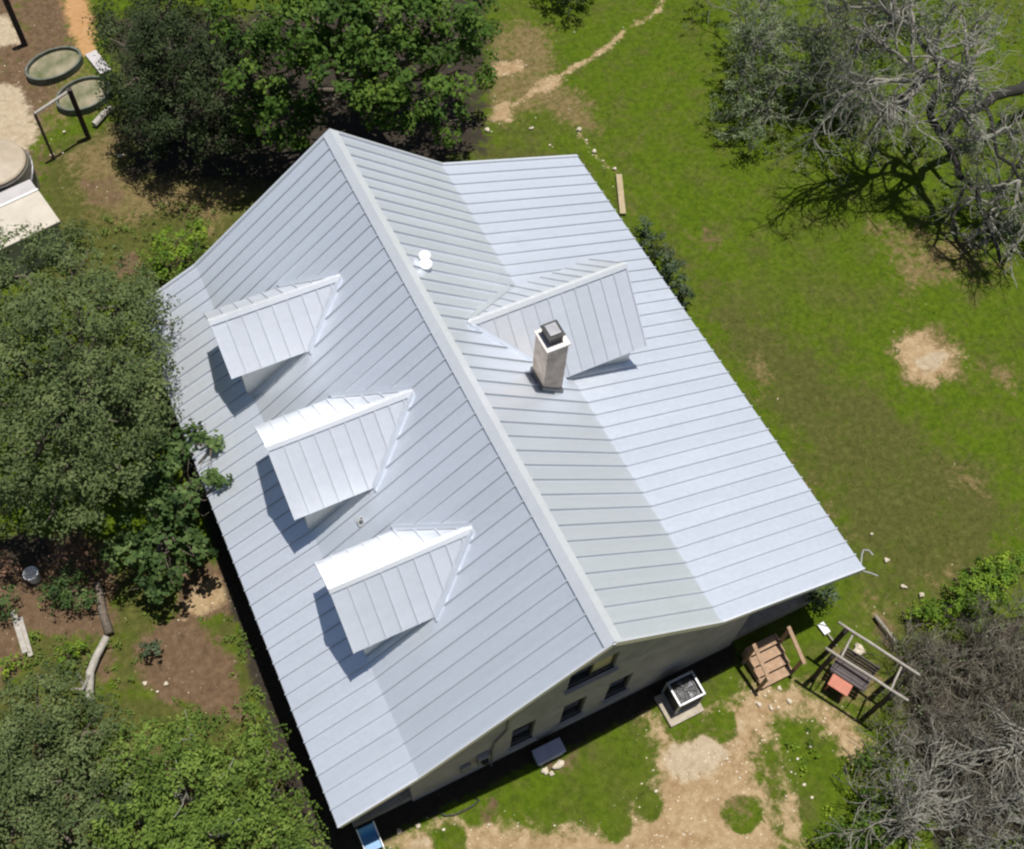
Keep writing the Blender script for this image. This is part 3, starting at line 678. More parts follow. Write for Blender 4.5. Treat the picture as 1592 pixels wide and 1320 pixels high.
for (xa, ya, xb, yb) in ((cx0 - .03, cy0 - .03, cx1 + .03, cy0 - .03), (cx1 + .03, cy0 - .03, cx1 + .03, cy1 + .03), (cx1 + .03, cy1 + .03, cx0 - .03, cy1 + .03), (cx0 - .03, cy1 + .03, cx0 - .03, cy0 - .03)):
    fl.prism([(xa, ya, zroof(xa) - .02), (xb, yb, zroof(xb) - .02), (xb, yb, zroof(xb) + .16), (xa, ya, zroof(xa) + .16)], (0.012, 0.012, 0))
fl.build("flashing", M_EDGE, chim)
# plumbing vents
for x, y, r, h in ((0.66, 10.56, 0.13, 0.26), (0.57, 10.29, 0.14, 0.2)):
    z = zroof(x)
    v = MB().lathe((x, y, z), [(r * 0.75, -0.1), (r * 0.75, h * 0.6), (r * 1.15, h * 0.62), (r * 1.1, h * 0.85), (r * 0.5, h), (0.01, h + 0.02)], 14).build("roof_vent", M_WHITE, house, smooth=False)
z = zroof(-3.18)
v = MB().lathe((-3.18, 5.59, z), [(0.045, -0.05), (0.045, 0.22), (0.03, 0.22), (0.03, 0.1)], 10).build("vent_pipe", M_SILVER, house)
MB().box((-3.18, 5.59, z + 0.02), (0.2, 0.2, 0.02)).build("vent_flashing", M_EDGE, v)

# ---------------------------------------------------------------- vegetation
def unit(a): return a / np.maximum(np.linalg.norm(a, axis=1, keepdims=True), 1e-9)

def leaf_cloud(blobs, per_m2, leaf, rc, rg, low=-0.35, fill=0.3, aspect=0.55, out=0.7, keep=None):
    """leaf-sized faces in clumps spread over and through a set of ellipsoid boughs"""
    C = []; D = []; RC = []
    for b in blobs:
        c = np.array(b[:3]); r = np.array([b[3], b[3], b[4] if len(b) > 4 else b[3] * 0.8])
        n = max(4, int(per_m2 * r[0] * r[0]))
        d = unit(rg.normal(size=(n * 3, 3))); d = d[d[:, 2] > low][:n]
        rad = np.where(rg.random(len(d)) < fill, rg.uniform(0.35, 0.75, len(d)), rg.uniform(0.78, 1.08, len(d)))
        C.append(c + d * r * rad[:, None]); D.append(d); RC.append(rc * rg.uniform(0.6, 1.5, len(d)))
    C = np.concatenate(C); D = np.concatenate(D); RC = np.concatenate(RC)
    if keep is not None:
        k = keep(C); C, D, RC = C[k], D[k], RC[k]
    return C, D, RC

def leaves_mesh(name, mat, C, D, RC, per, leaf, rg, aspect=0.55, up=0.55, keep=None):
    n = len(C); cnt = np.maximum(4, (per * (RC / RC.mean()) ** 2).astype(int))
    i = np.repeat(np.arange(n), cnt); m = len(i)
    tone_c = rg.normal(0.5, 0.2, n)
    q = unit(rg.normal(size=(m, 3))) * (rg.random(m) ** 0.45)[:, None] * RC[i][:, None]
    q *= np.array([1, 1, 0.7])
    pos = C[i] + q
    nrm = unit(D[i] * 0.5 + unit(q + 1e-6) * 0.45 + np.array([0, 0, up]) + rg.normal(size=(m, 3)) * 0.36)
    t = unit(np.cross(nrm, rg.normal(size=(m, 3))))
    b = np.cross(nrm, t)
    l = leaf * rg.uniform(0.6, 1.35, m)[:, None]; w = l * aspect * 0.5
    v = np.stack([pos - t * l * 0.5, pos - b * w + nrm * l * 0.06, pos + t * l * 0.5 - nrm * l * 0.08, pos + b * w + nrm * l * 0.06], 1)
    tone = np.clip(tone_c[i] + rg.normal(0, 0.07, m), 0, 1)
    if keep is not None:
        k = keep(pos); v = v[k]; tone = tone[k]
    m = len(v)
    return np_mesh(name, v.reshape(-1, 3), np.arange(m * 4).reshape(m, 4), mat, tone)

def limb(p, q, rg, n=6, bend=0.12):
    p = np.array(p, float); q = np.array(q, float); L_ = np.linalg.norm(q - p)
    t = np.linspace(0, 1, n)[:, None]
    w = rg.normal(size=(n, 3)) * bend * L_ * np.sin(t * math.pi)
    return p + (q - p) * t + w * 0.5

def tree(name, label, base, blobs, mat, per_m2, per, leaf, rc, seed, group=None, cat="tree", r0=0.16, aspect=0.55, bark=None, low=-0.35, keep=None, fill=0.3, up=0.55, scatter=True):
    rg = np.random.default_rng(seed)
    root = empty(name, (base[0], base[1], 0))
    tag(root, label, cat, group)
    off = np.array([base[0], base[1], 0.0])
    C, D, RC = leaf_cloud(blobs, per_m2, leaf, rc, rg, low=low, fill=fill)
    me = leaves_mesh("crown", mat, C - off, D, RC, per, leaf, rg, aspect=aspect, up=up, keep=(lambda p: keep(p + off)) if keep else None)
    cr = link(bpy.data.objects.new("crown", me), root)
    # trunk and limbs
    m = MB(); B = np.array([b[:3] for b in blobs]) - off
    fork = B.mean(0) * np.array([0.45, 0.45, 0.42])
    tr = limb((0, 0, -0.1), fork, rg, 6, 0.08)
    m.tube(tr, np.linspace(r0, r0 * 0.75, 6), 8)
    m.build("trunk", bark or M_BARK, root, smooth=True)
    lm = MB()
    for b in B:
        pl = limb(fork, b, rg, 6, 0.14)
        lm.tube(pl, np.linspace(r0 * 0.6, r0 * 0.2, 6), 6)
        for _ in range(4):
            k = rg.integers(2, 6); e = b + unit(rg.normal(size=(1, 3)))[0] * np.array([1, 1, 0.7]) * 0.8
            lm.tube(limb(pl[k], e, rg, 5, 0.15), np.linspace(r0 * 0.22, r0 * 0.06, 5), 5)
    lm.build("limbs", bark or M_BARK, root, smooth=True)
    return root

# -- twiggy bare wood
def branching(p, d, length, radius, lvl, rg, out, spread=0.75, kids=(5, 5, 6), droop=0.0, up=0.15, wob=0.22):
    n = 6 if lvl > 0 else 4
    pts = [np.array(p, float)]; d = np.array(d, float); d /= np.linalg.norm(d)
    for i in range(n - 1):
        d = d + rg.normal(size=3) * wob + np.array([0, 0, up * 0.2 - droop * (i / n)])
        d /= np.linalg.norm(d)
        nx_ = pts[-1] + d * length / (n - 1)
        if nx_[2] < 0.1: nx_[2] = 0.1
        pts.append(nx_)
    out[lvl].append((np.array(pts), np.linspace(radius, radius * (0.5 if lvl else 0.3), n)))
    if lvl == 0: return
    k = kids[lvl - 1]
    for j in range(k):
        f = rg.uniform(0.25, 1.0) if j else 1.0
        i = min(int(f * (n - 1)), n - 1)
        base = pts[i]
        tv = pts[min(i + 1, n - 1)] - pts[max(i - 1, 0)]; tv = tv / np.linalg.norm(tv)
        s = rg.normal(size=3); s -= tv * (s @ tv); s /= np.linalg.norm(s)
        dd = tv * 1.0 + s * spread * rg.uniform(0.6, 1.4)
        branching(base, dd, length * rg.uniform(0.5, 0.78), max(radius * (0.8 - 0.35 * f), 0.006), lvl - 1, rg, out, spread, kids, droop, up, wob)

def bare_tree(name, label, base, stems, levels, kids, seed, mats, group=None, cat="tree", spread=0.75, up=0.15, droop=0.02, minr=0.009, moss=None, wob=0.22):
    """stems: (direction, length, radius) leaving the base"""
    rg = np.random.default_rng(seed)
    root = empty(name, (base[0], base[1], 0)); tag(root, label, cat, group)
    out = [[] for _ in range(levels + 1)]
    for p, d, l, r in stems:
        branching(p, d, l, r, levels, rg, out, spread, kids, droop, up, wob)
    tm = MB(); bm = MB(); wm = MB()
    for lv, polys in enumerate(out):
        for pts, rr in polys:
            tgt = tm if lv == levels else (bm if lv >= levels - 1 else wm)
            tgt.tube(pts, np.maximum(rr, minr), 7 if lv == levels else (5 if lv >= levels - 1 else 3))
    tm.build("trunk", mats[0], root, smooth=True)
    bm.build("boughs", mats[0], root, smooth=True)
    o = wm.build("twigs", mats[1], root); o["kind"] = "stuff"
    if moss:
        mat, frac, per, leaf = moss
        ends = np.array([p[0][-1] for p in out[0]]); ends = ends[rg.random(len(ends)) < frac]
        if len(ends):
            D = unit(rg.normal(size=ends.shape) + np.array([0, 0, 0.5]))
            me = leaves_mesh("foliage", mat, ends, D, np.full(len(ends), 0.16) * rg.uniform(0.6, 1.4, len(ends)), per, leaf, rg)
            link(bpy.data.objects.new("foliage", me), root)
    return root

def blob(p, r, rz=None): return (p[0], p[1], p[2], r, rz or r * 0.8)
off_roof = lambda p: ~((p[:, 0] > -6.15) & (p[:, 0] < 7.7) & (p[:, 1] > -0.1) & (p[:, 1] < 15.1) & (p[:, 2] < 7.3))

tree("evergreen_oak", "dark dense oak behind the roof's far end, left of the bright leafy tree", (-3.08,23.99,0.00),
     [blob((-2.67,24.77,4.20), 1.5), blob((-1.53,23.36,4.40), 1.7), blob((-1.19,21.54,4.00), 1.4), blob((-3.32,23.44,3.20), 1.3), blob((-2.54,21.79,3.00), 1.5), blob((-1.79,21.21,2.00), 1.1),
      blob((-3.81,22.63,1.80), 1.0), blob((-0.82,27.03,4.20), 1.6), blob((-4.02,23.91,2.00), 0.9), blob((-3.18,26.62,2.20), 1.0)],
     L_DARK, 52, 34, 0.10, 0.26, 11, r0=0.2, fill=0.35, low=-0.6)
tree("leafy_tree", "bright green broad leaved tree beyond the ridge end of the roof", (3.60,23.28,0.00),
     [blob((0.47,22.11,5.40), 1.5), blob((1.58,19.95,6.20), 1.6), blob((3.12,19.32,6.40), 1.6), blob((5.22,19.50,5.60), 1.5), blob((0.17,20.51,4.60), 1.4), blob((1.85,18.90,5.20), 1.6),
      blob((3.62,18.28,5.20), 1.5), blob((5.40,18.74,4.20), 1.1), blob((4.28,17.74,3.40), 0.85), blob((2.84,18.59,3.60), 1.0), blob((0.26,20.26,3.00), 1.0), blob((-0.47,21.35,2.60), 0.8),
      blob((3.41,22.59,6.00), 1.8), blob((5.83,21.82,5.60), 1.7), blob((1.28,24.37,5.40), 1.6), blob((6.93,21.04,3.40), 0.8)],
     L_BRIGHT, 15, 46, 0.17, 0.34, 12, r0=0.22, aspect=0.6, fill=0.22, low=-0.2)
tree("oak_tree", "big grey green oak overhanging the left eave, behind the three dormers", (-8.94,14.65,0.00),
     [blob((-8.37,15.85,4.60), 1.4), blob((-7.12,15.98,4.20), 1.2), blob((-6.50,14.02,4.40), 1.3), blob((-7.86,12.98,5.40), 1.5), blob((-6.66,12.48,4.20), 1.15), blob((-9.03,12.57,5.00), 1.5),
      blob((-7.86,10.89,5.20), 1.5), blob((-7.17,11.10,3.80), 1.0), blob((-9.29,10.78,4.60), 1.4), blob((-8.30,9.79,4.20), 1.2), blob((-9.42,10.00,3.40), 1.1), blob((-9.83,14.77,4.80), 1.6), blob((-10.49,11.78,4.80), 1.6), blob((-10.39,10.75,3.20), 1.0),
      blob((-6.59,11.74,4.00), 0.75), blob((-6.07,13.62,4.10), 0.8), blob((-5.94,14.39,4.20), 0.7), blob((-6.24,12.47,4.10), 0.7), blob((-6.79,11.13,3.80), 0.6)],
     L_OAK, 42, 34, 0.10, 0.26, 13, r0=0.24, fill=0.3)
tree("fig_tree", "rounded dark green broad leaved tree close to the left eave", (-8.00,9.28,0.00),
     [blob((-6.84,10.06,3.10), 0.62), blob((-7.71,9.30,2.50), 0.75), blob((-6.73,9.18,2.60), 0.65), blob((-8.49,8.59,1.90), 0.6), blob((-7.56,8.30,2.00), 0.75), blob((-6.99,8.13,1.80), 0.5), blob((-8.13,7.88,1.20), 0.55),
      blob((-6.26,10.17,3.30), 0.42), blob((-5.76,10.22,3.45), 0.26), blob((-5.58,9.73,3.50), 0.22), blob((-5.71,8.72,3.45), 0.17), blob((-6.01,8.99,3.40), 0.2)],
     L_FIG, 60, 14, 0.15, 0.17, 14, r0=0.1, aspect=0.75, fill=0.3)
tree("oak_tree", "sprawling grey green oak filling the lower left corner", (-12.38,4.48,0.00),
     [blob((-11.27,5.46,2.60), 1.0), blob((-10.58,4.47,2.40), 0.9), blob((-12.05,4.90,2.80), 1.1), blob((-11.50,3.72,2.80), 1.1), blob((-10.66,3.10,2.40), 0.9), blob((-12.42,3.02,2.60), 1.1), blob((-11.39,2.23,2.60), 1.0), blob((-12.95,4.57,2.80), 1.2)],
     L_OAK, 56, 36, 0.09, 0.22, 15, r0=0.16)
tree("leafy_tree", "mid green tree between the corner oak and the eave vines", (-9.62,2.65,0.00),
     [blob((-9.50,3.29,2.50), 0.85), blob((-8.43,3.30,2.30), 0.7), blob((-8.87,2.07,2.80), 1.0), blob((-10.00,1.99,2.60), 0.9), blob((-8.55,1.02,2.50), 0.9), blob((-9.52,1.04,2.60), 0.9), blob((-7.94,2.02,2.40), 0.8), blob((-10.21,3.39,2.20), 0.6)],
     L_VINE, 60, 32, 0.10, 0.2, 16, r0=0.14, bark=M_DEADBARK)
tree("vine_thicket", "yellow green vine thicket growing against the left eave", (-7.26,2.01,0.00),
     [blob((-7.05,3.59,1.30), 0.5), blob((-7.04,2.58,1.60), 0.6), blob((-7.16,1.55,1.80), 0.65), blob((-7.07,0.71,1.90), 0.55), blob((-7.72,1.16,2.00), 0.7), blob((-7.09,0.05,1.90), 0.55), blob((-7.59,0.27,2.00), 0.7), blob((-7.57,2.97,1.40), 0.5)],
     L_VINE, 75, 16, 0.10, 0.17, 17, cat="vines", r0=0.06, keep=off_roof)
tree("round_bush", "fresh green bush at the far left corner of the roof", (-4.17,18.78,0.00),
     [blob((-4.30,18.64,1.00), 0.6), blob((-3.59,18.60,1.00), 0.5), blob((-4.74,17.95,0.90), 0.6), blob((-4.06,17.74,1.10), 0.55), blob((-5.11,18.57,0.70), 0.45)],
     L_SHRUB, 60, 18, 0.11, 0.17, 18, cat="bush", r0=0.05, keep=off_roof)
tree("round_bush", "loose green bush beside the pale grey log end, above the brown garden soil", (-10.52,8.95,0.00),
     [blob((-10.68,9.01,0.50), 0.42, 0.4), blob((-10.11,8.64,0.50), 0.42, 0.4), blob((-10.28,9.16,0.60), 0.4, 0.4)], L_FIG, 90, 16, 0.10, 0.14, 19, cat="bush", r0=0.03)
tree("round_bush", "loose green bush at the picture edge beside the two grey boards", (-12.14,9.51,0.00),
     [blob((-11.91,9.39,0.50), 0.4, 0.4), blob((-12.33,9.30,0.50), 0.4, 0.4)], L_FIG, 90, 16, 0.10, 0.14, 20, cat="bush", r0=0.03)
tree("garden_plant", "small bright green plant beside the forked dead log", (-10.86,7.46,0.00),
     [blob((-10.83,7.30,0.40), 0.28, 0.3), blob((-10.48,7.44,0.35), 0.22, 0.25)], L_SHRUB, 120, 14, 0.10, 0.11, 21, cat="plant", r0=0.02)
tree("garden_plant", "small dark green plant alone on the brown garden soil", (-8.94,6.59,0.00),
     [blob((-8.88,6.56,0.40), 0.28, 0.32)], L_CONIFER, 140, 16, 0.10, 0.11, 22, cat="plant", r0=0.02)
tree("garden_plant", "yellow green plant half hidden by the corner oak", (-12.32,7.88,0.00),
     [blob((-12.24,7.79,0.30), 0.3, 0.25)], L_SHRUB, 110, 14, 0.09, 0.11, 23, cat="plant", r0=0.02)
tree("dead_bush", "rusty brown dead bush under the edge of the big oak", (-9.96,10.10,0.00),
     [blob((-9.88,9.93,0.70), 0.5, 0.45), blob((-9.68,9.63,0.50), 0.35, 0.35)], L_RUST, 80, 14, 0.09, 0.14, 24, cat="bush", r0=0.03)
tree("dead_bush", "brown dead bush at the picture edge under the big oak", (-11.86,10.38,0.00),
     [blob((-11.72,10.19,0.50), 0.45, 0.4)], L_RUST, 80, 14, 0.09, 0.14, 25, cat="bush", r0=0.03)
for (b, r, lb, sd) in (((9.33,13.17,0.70), 0.38, "low dark shrub by the right eave, farthest of its row", 30), ((9.39,12.38,0.80), 0.42, "tall dull shrub by the right eave, second of its row from the far end", 31),
                   ((9.34,11.46,0.80), 0.45, "dull shrub by the right eave, third of its row from the far end", 32), ((9.29,10.71,0.60), 0.36, "dull shrub by the right eave, nearest of its row", 33)):
    tree("eave_shrub", lb, (b[0], b[1], 0), [blob(b, r, r * 1.4), blob((b[0] + 0.1, b[1] - 0.1, b[2] - 0.3), r, r)], L_CONIFER, 90, 18, 0.10, 0.13, sd, group="dark shrubs along the right eave", cat="shrub", r0=0.03)
tree("round_bush", "dark round bush at the top edge of the picture", (12.80,24.98,0.00),
     [blob((12.32,24.25,0.90), 0.75), blob((12.36,25.11,0.90), 0.8), blob((13.15,24.78,0.90), 0.8)], L_DARK, 70, 18, 0.10, 0.18, 34, cat="bush", r0=0.05)
tree("porch_shrub", "dark green shrub under the near right corner of the porch roof", (7.62,0.36,0.00),
     [blob((7.31,0.35,0.60), 0.38, 0.5), blob((7.68,0.32,0.50), 0.3, 0.4)], L_CONIFER, 90, 16, 0.10, 0.13, 35, cat="shrub", r0=0.03)
tree("hedge_bush", "bright lime green bush above the bare brushwood on the right", (12.15,-1.16,0.00),
     [blob((12.19,-1.13,0.60), 0.5, 0.4), blob((11.38,-1.16,0.60), 0.45, 0.4), blob((12.65,-1.25,0.60), 0.45, 0.4), blob((11.74,-1.54,0.60), 0.4, 0.4)], L_SHRUB, 110, 26, 0.10, 0.15, 36, cat="bush", r0=0.03)
tree("hedge_bush", "lower green bush beside the dark gap in the brushwood", (11.08,-1.38,0.00),
     [blob((10.79,-1.41,0.50), 0.4, 0.35), blob((10.13,-1.32,0.45), 0.35, 0.3), blob((11.23,-1.56,0.50), 0.35, 0.3), blob((9.65,-1.19,0.30), 0.28, 0.25)], L_SHRUB, 110, 24, 0.09, 0.14, 37, cat="bush", r0=0.03)
tree("green_bush", "dark green bush under the bare grey tree in the lower right", (5.38,-4.78,0.00),
     [blob((4.78,-4.95,0.70), 0.5, 0.4), blob((5.65,-4.55,0.70), 0.45, 0.4), blob((4.23,-4.99,0.60), 0.4, 0.35), blob((6.06,-3.69,0.50), 0.4, 0.3), blob((5.41,-5.26,0.70), 0.4, 0.35)], L_BRIGHT, 80, 16, 0.09, 0.15, 38, cat="bush", r0=0.03)

# -- bare and half dead trees on the right
b1 = (27.03,13.06,0.00)
def stems(base, hub, tips, l, r):
    return [(np.array(hub) - np.array([base[0], base[1], 0]), np.array(t) - np.array(hub), l * float(np.linalg.norm(np.array(t) - np.array(hub))), r) for t in tips]
dt = bare_tree("dead_tree", "spreading grey half dead tree with thick dark limbs at the top right", b1,
    stems(b1, (20.31,12.04,4.00), ((19.41,14.43,4.60), (18.95,12.79,4.00), (17.55,11.91,3.40), (21.37,13.92,4.60)), 0.8, 0.09) +
    stems(b1, (18.95,12.79,4.00), ((16.42,12.55,3.00), (16.66,14.44,3.20), (17.91,14.94,4.20), (16.50,11.64,2.40), (14.97,14.18,2.40)), 0.7, 0.08) +
    stems(b1, (19.52,14.51,4.50), ((19.00,16.93,4.40), (17.28,16.67,3.60), (16.07,17.29,3.00), (20.82,16.87,4.40)), 0.7, 0.07) +
    stems(b1, (19.63,10.05,3.70), ((18.80,9.98,3.00), (21.12,10.20,3.80), (19.10,11.15,3.20)), 0.75, 0.06) +
    stems(b1, (19.56,8.45,3.30), ((18.79,7.68,2.40), (19.87,7.57,2.60), (18.89,8.88,2.60)), 0.8, 0.05),
    3, (5, 5, 6), 41, (M_DEADBARK, M_TWIG), spread=0.72, up=0.0, moss=(L_GREYGREEN, 0.22, 14, 0.07), wob=0.3, minr=0.006)
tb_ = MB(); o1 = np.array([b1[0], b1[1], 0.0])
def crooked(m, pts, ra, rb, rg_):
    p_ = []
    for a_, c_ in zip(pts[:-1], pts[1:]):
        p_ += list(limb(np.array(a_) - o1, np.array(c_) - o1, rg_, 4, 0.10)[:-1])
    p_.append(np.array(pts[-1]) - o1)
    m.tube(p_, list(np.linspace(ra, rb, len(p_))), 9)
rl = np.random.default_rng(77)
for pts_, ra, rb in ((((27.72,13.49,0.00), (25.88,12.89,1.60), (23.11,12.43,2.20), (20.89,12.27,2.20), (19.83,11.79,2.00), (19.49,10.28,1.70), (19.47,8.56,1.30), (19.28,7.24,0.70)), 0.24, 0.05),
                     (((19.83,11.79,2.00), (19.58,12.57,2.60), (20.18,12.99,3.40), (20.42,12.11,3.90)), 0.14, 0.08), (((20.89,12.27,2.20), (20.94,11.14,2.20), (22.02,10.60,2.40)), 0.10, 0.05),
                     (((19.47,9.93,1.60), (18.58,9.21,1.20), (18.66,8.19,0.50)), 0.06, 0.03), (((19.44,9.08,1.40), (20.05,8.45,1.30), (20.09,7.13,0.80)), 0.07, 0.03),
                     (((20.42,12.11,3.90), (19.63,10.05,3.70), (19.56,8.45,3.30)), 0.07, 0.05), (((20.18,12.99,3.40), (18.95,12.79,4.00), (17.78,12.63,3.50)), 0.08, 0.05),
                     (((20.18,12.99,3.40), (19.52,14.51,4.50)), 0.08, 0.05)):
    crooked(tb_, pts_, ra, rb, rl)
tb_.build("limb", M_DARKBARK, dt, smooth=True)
b2 = (22.17,8.44,0.00)
bare_tree("dead_tree", "leaning grey bare tree at the right picture edge", b2,
    [((0, 0, -0.1), (-0.3, 0.2, 1), 1.6, 0.17)] +
    [((-0.3, 0.2, 1.2), np.array(t) - np.array([b2[0], b2[1], 1.2]), 0.62 * float(np.linalg.norm(np.array(t) - np.array([b2[0], b2[1], 1.2]))), 0.09) for t in
  ((19.56,8.84,3.20), (18.58,8.05,2.40), (20.15,9.79,4.00), (20.17,8.03,4.00), (18.67,7.26,2.00))],
    3, (5, 5, 5), 42, (M_DEADBARK, M_TWIG), spread=0.75, up=0.0, wob=0.28, minr=0.0075)
b3 = (17.63,17.89,0.00)
bare_tree("dead_tree", "thin grey green sapling thicket at the left side of the dead tree", b3,
    [((rx, ry, -0.1), (dx, dy, 1.0), 2.0, 0.05) for rx, ry, dx, dy in ((0, 0, -0.4, -0.2), (0.4, 0.3, 0.3, -0.4), (-0.5, -0.6, -0.3, -0.6), (0.7, -0.7, 0.5, 0.2), (-0.9, 0.5, -0.2, 0.4), (0.2, 1.3, 0, 0.3), (-0.2, -1.5, 0.2, -0.5))],
    3, (5, 6, 5), 43, (M_TWIG, M_TWIG), spread=0.8, up=0.1, moss=(L_GREYGREEN, 0.8, 20, 0.085))
tree("round_bush", "dark green bush among the grey branches at the top right", (23.45,18.42,0.00),
     [blob((22.38,17.90,1.60), 0.8), blob((22.73,16.94,1.50), 0.7), blob((21.71,18.21,1.30), 0.6), blob((23.60,18.94,1.60), 0.9)], L_DARK, 45, 18, 0.10, 0.2, 44, cat="bush", r0=0.06)
# brushwood mass in the lower right, one leafless shrub at a time
br = [((9.64,-2.78,0.00), "brown grey leafless shrub nearest the pergola's far corner"), ((11.38,-2.93,0.00), "brown grey leafless shrub below the lime green bush"),
      ((8.41,-3.42,0.00), "brown grey leafless shrub beside the pergola's near end"), ((9.94,-4.15,0.00), "brown grey leafless shrub in the middle of the brushwood"),
      ((10.97,-4.46,0.00), "brown grey leafless shrub at the right edge, above the fallen branches"), ((8.00,-4.49,0.00), "brown grey leafless shrub behind the bleached branches"),
      ((8.94,-5.12,0.00), "brown grey leafless shrub with pale forked branches"), ((9.88,-5.75,0.00), "brown grey leafless shrub at the right edge near the corner")]
for i, (b, lb) in enumerate(br):
    rg = np.random.default_rng(60 + i); st = []
    for j in range(7):
        a = rg.uniform(0, 6.28); e = rg.uniform(0.3, 1.0)
        st.append(((0.25 * math.cos(a), 0.25 * math.sin(a), -0.05), (math.cos(a) * e, math.sin(a) * e, 0.9), rg.uniform(0.8, 1.25), 0.022))
    bare_tree("leafless_shrub", lb, b, st, 3, (5, 5, 4), 70 + i, (M_BRUSH, M_BRUSH), group="leafless shrubs in the lower right", cat="shrub", spread=0.9, up=0.05, droop=0.06, minr=0.007)
b4 = (6.26,-5.70,0.00)
bare_tree("dead_tree", "bleached bare tree with pale forked twigs in the lower right", b4,
    [((0, 0, -0.1), np.array(t) - np.array([b4[0], b4[1], -0.1]), 0.6 * float(np.linalg.norm(np.array(t) - np.array([b4[0], b4[1], 0]))), 0.05) for t in
     ((5.62,-4.16,1.90), (4.89,-4.59,1.80), (5.94,-4.06,2.20), (5.94,-4.92,2.40), (6.44,-5.58,2.20), (4.95,-5.40,2.60))],
    3, (5, 5, 5), 45, (M_DEADBARK, M_DEADBARK), spread=0.75, minr=0.01)
b5 = (10.31,-5.24,0.00)
bare_tree("dead_tree", "fallen bleached branches lying across the brushwood at the right edge", b5,
    [((0, 0, 0.8), np.array(t) - np.array([b5[0], b5[1], 0.8]), 0.6 * float(np.linalg.norm(np.array(t) - np.array([b5[0], b5[1], 0.8]))), 0.05) for t in
     ((7.82,-4.28,1.50), (7.63,-5.15,1.30), (8.87,-4.33,1.70), (7.62,-5.94,1.20), (7.02,-5.24,1.20))],
    2, (5, 5), 46, (M_DEADBARK, M_DEADBARK), spread=0.6, minr=0.012)
b6 = (8.16,-6.46,0.00)
bare_tree("dead_tree", "grey leafless shrub with fine twigs at the bottom right corner", b6,
    [((0.2 * math.cos(a), 0.2 * math.sin(a), -0.05), (math.cos(a), math.sin(a), 0.9), 1.2, 0.025) for a in np.linspace(0, 6.28, 10)[:-1]],
    3, (5, 5, 5), 47, (M_TWIG, M_TWIG), spread=0.9, up=0.05)

# -- turf: short blades, thickest where the turf is green
def grass(name, label, n, seed, h, wd, mat, wfun, xr=(-15, 31), yr=(-9, 36)):
    rg = np.random.default_rng(seed)
    x = rg.uniform(*xr, n); y = rg.uniform(*yr, n)
    # keep to the ground the camera or a viewer beside it can see
    inside = ((x > -6.0) & (x < 7.4) & (y > 0.2) & (y < 14.8))
    k = (~inside) & (rg.random(n) < wfun(x, y))
    x, y = x[k], y[k]; n = len(x); z = ground_z(x, y)
    B = 3
    x = np.repeat(x, B) + rg.normal(0, 0.03, n * B); y = np.repeat(y, B) + rg.normal(0, 0.03, n * B); z = np.repeat(z, B) - 0.01
    m = n * B; a = rg.uniform(0, 6.28, m); hh = h * rg.uniform(0.5, 1.5, m); ln = rg.uniform(0.2, 1.1, m) * hh; b = rg.uniform(0, 6.28, m)
    p = np.stack([x, y, z], 1); s = np.stack([np.cos(a), np.sin(a), 0 * a], 1) * (wd * 0.5)
    tip = p + np.stack([np.cos(b) * ln, np.sin(b) * ln, hh], 1)
    v = np.stack([p - s, p + s, tip], 1).reshape(-1, 3)
    tone = np.clip(np.repeat(rg.normal(0.5, 0.15, n), B) + rg.normal(0, 0.1, m), 0, 1)
    o = link(bpy.data.objects.new(name, np_mesh(name, v, np.arange(m * 3).reshape(m, 3), mat, tone)))
    return tag(o, label, None, None, "stuff")
def turf(x, y):
    w = np.clip(1 - 1.5 * np.maximum.reduce([soil_at(x, y, k) for k in ("dirt", "brown", "pale", "orange", "litter_shade")]), 0, 1)
    return w * (1 - 0.7 * soil_at(x, y, "dry")) * (0.55 + 0.45 * smooth_noise(x, y, 9, 1.6))
def straw(x, y):
    return np.clip(soil_at(x, y, "dry") + 0.35 * soil_at(x, y, "olive") + 0.08 + 0.15 * smooth_noise(x, y, 19, 1.2), 0, 1) * np.clip(1 - 1.4 * np.maximum.reduce([soil_at(x, y, k) for k in ("dirt", "pale", "orange")]), 0.04, 1)
grass("grass", "short green grass of the yard", 240000, 81, 0.036, 0.022, L_GRASS, turf)
grass("dry_grass", "straw coloured dry grass of the yard", 120000, 82, 0.042, 0.018, L_DRYGRASS, straw)

# -- low weeds and creepers: leaf tufts on the ground, nobody could count them
def undergrowth(name, label, areas, mat, seed, dens, per=9, leaf=0.08, rc=0.11, hz=0.16):
    rg = np.random.default_rng(seed); Cs = []
    for pts in areas:
        P = np.array([p[:2] for p in pts]); lo = P.min(0); hi = P.max(0)
        n = int(dens * np.prod(hi - lo)); x = rg.uniform(lo[0], hi[0], n); y = rg.uniform(lo[1], hi[1], n)
        d = poly_sdf(pts, x, y) + 0.25 * smooth_noise(x, y, seed, 3.0)
        k = (d < 0) & (rg.random(n) < np.clip(0.5 + 0.9 * smooth_noise(x, y, seed + 1, 2.2), 0.05, 1)) & ~((x > -6.5) & (x < 7.4) & (y > 0.1) & (y < 14.9))
        x, y = x[k], y[k]; Cs.append(np.stack([x, y, ground_z(x, y) + hz * rg.uniform(0.2, 1.3, len(x))], 1))
    C = np.concatenate(Cs); D = unit(rg.normal(size=C.shape) * 0.5 + np.array([0, 0, 1.0]))
    me = leaves_mesh(name, mat, C, D, rc * rg.uniform(0.6, 1.5, len(C)), per, leaf, rg)
    return tag(link(bpy.data.objects.new(name, me)), label, None, None, "stuff")
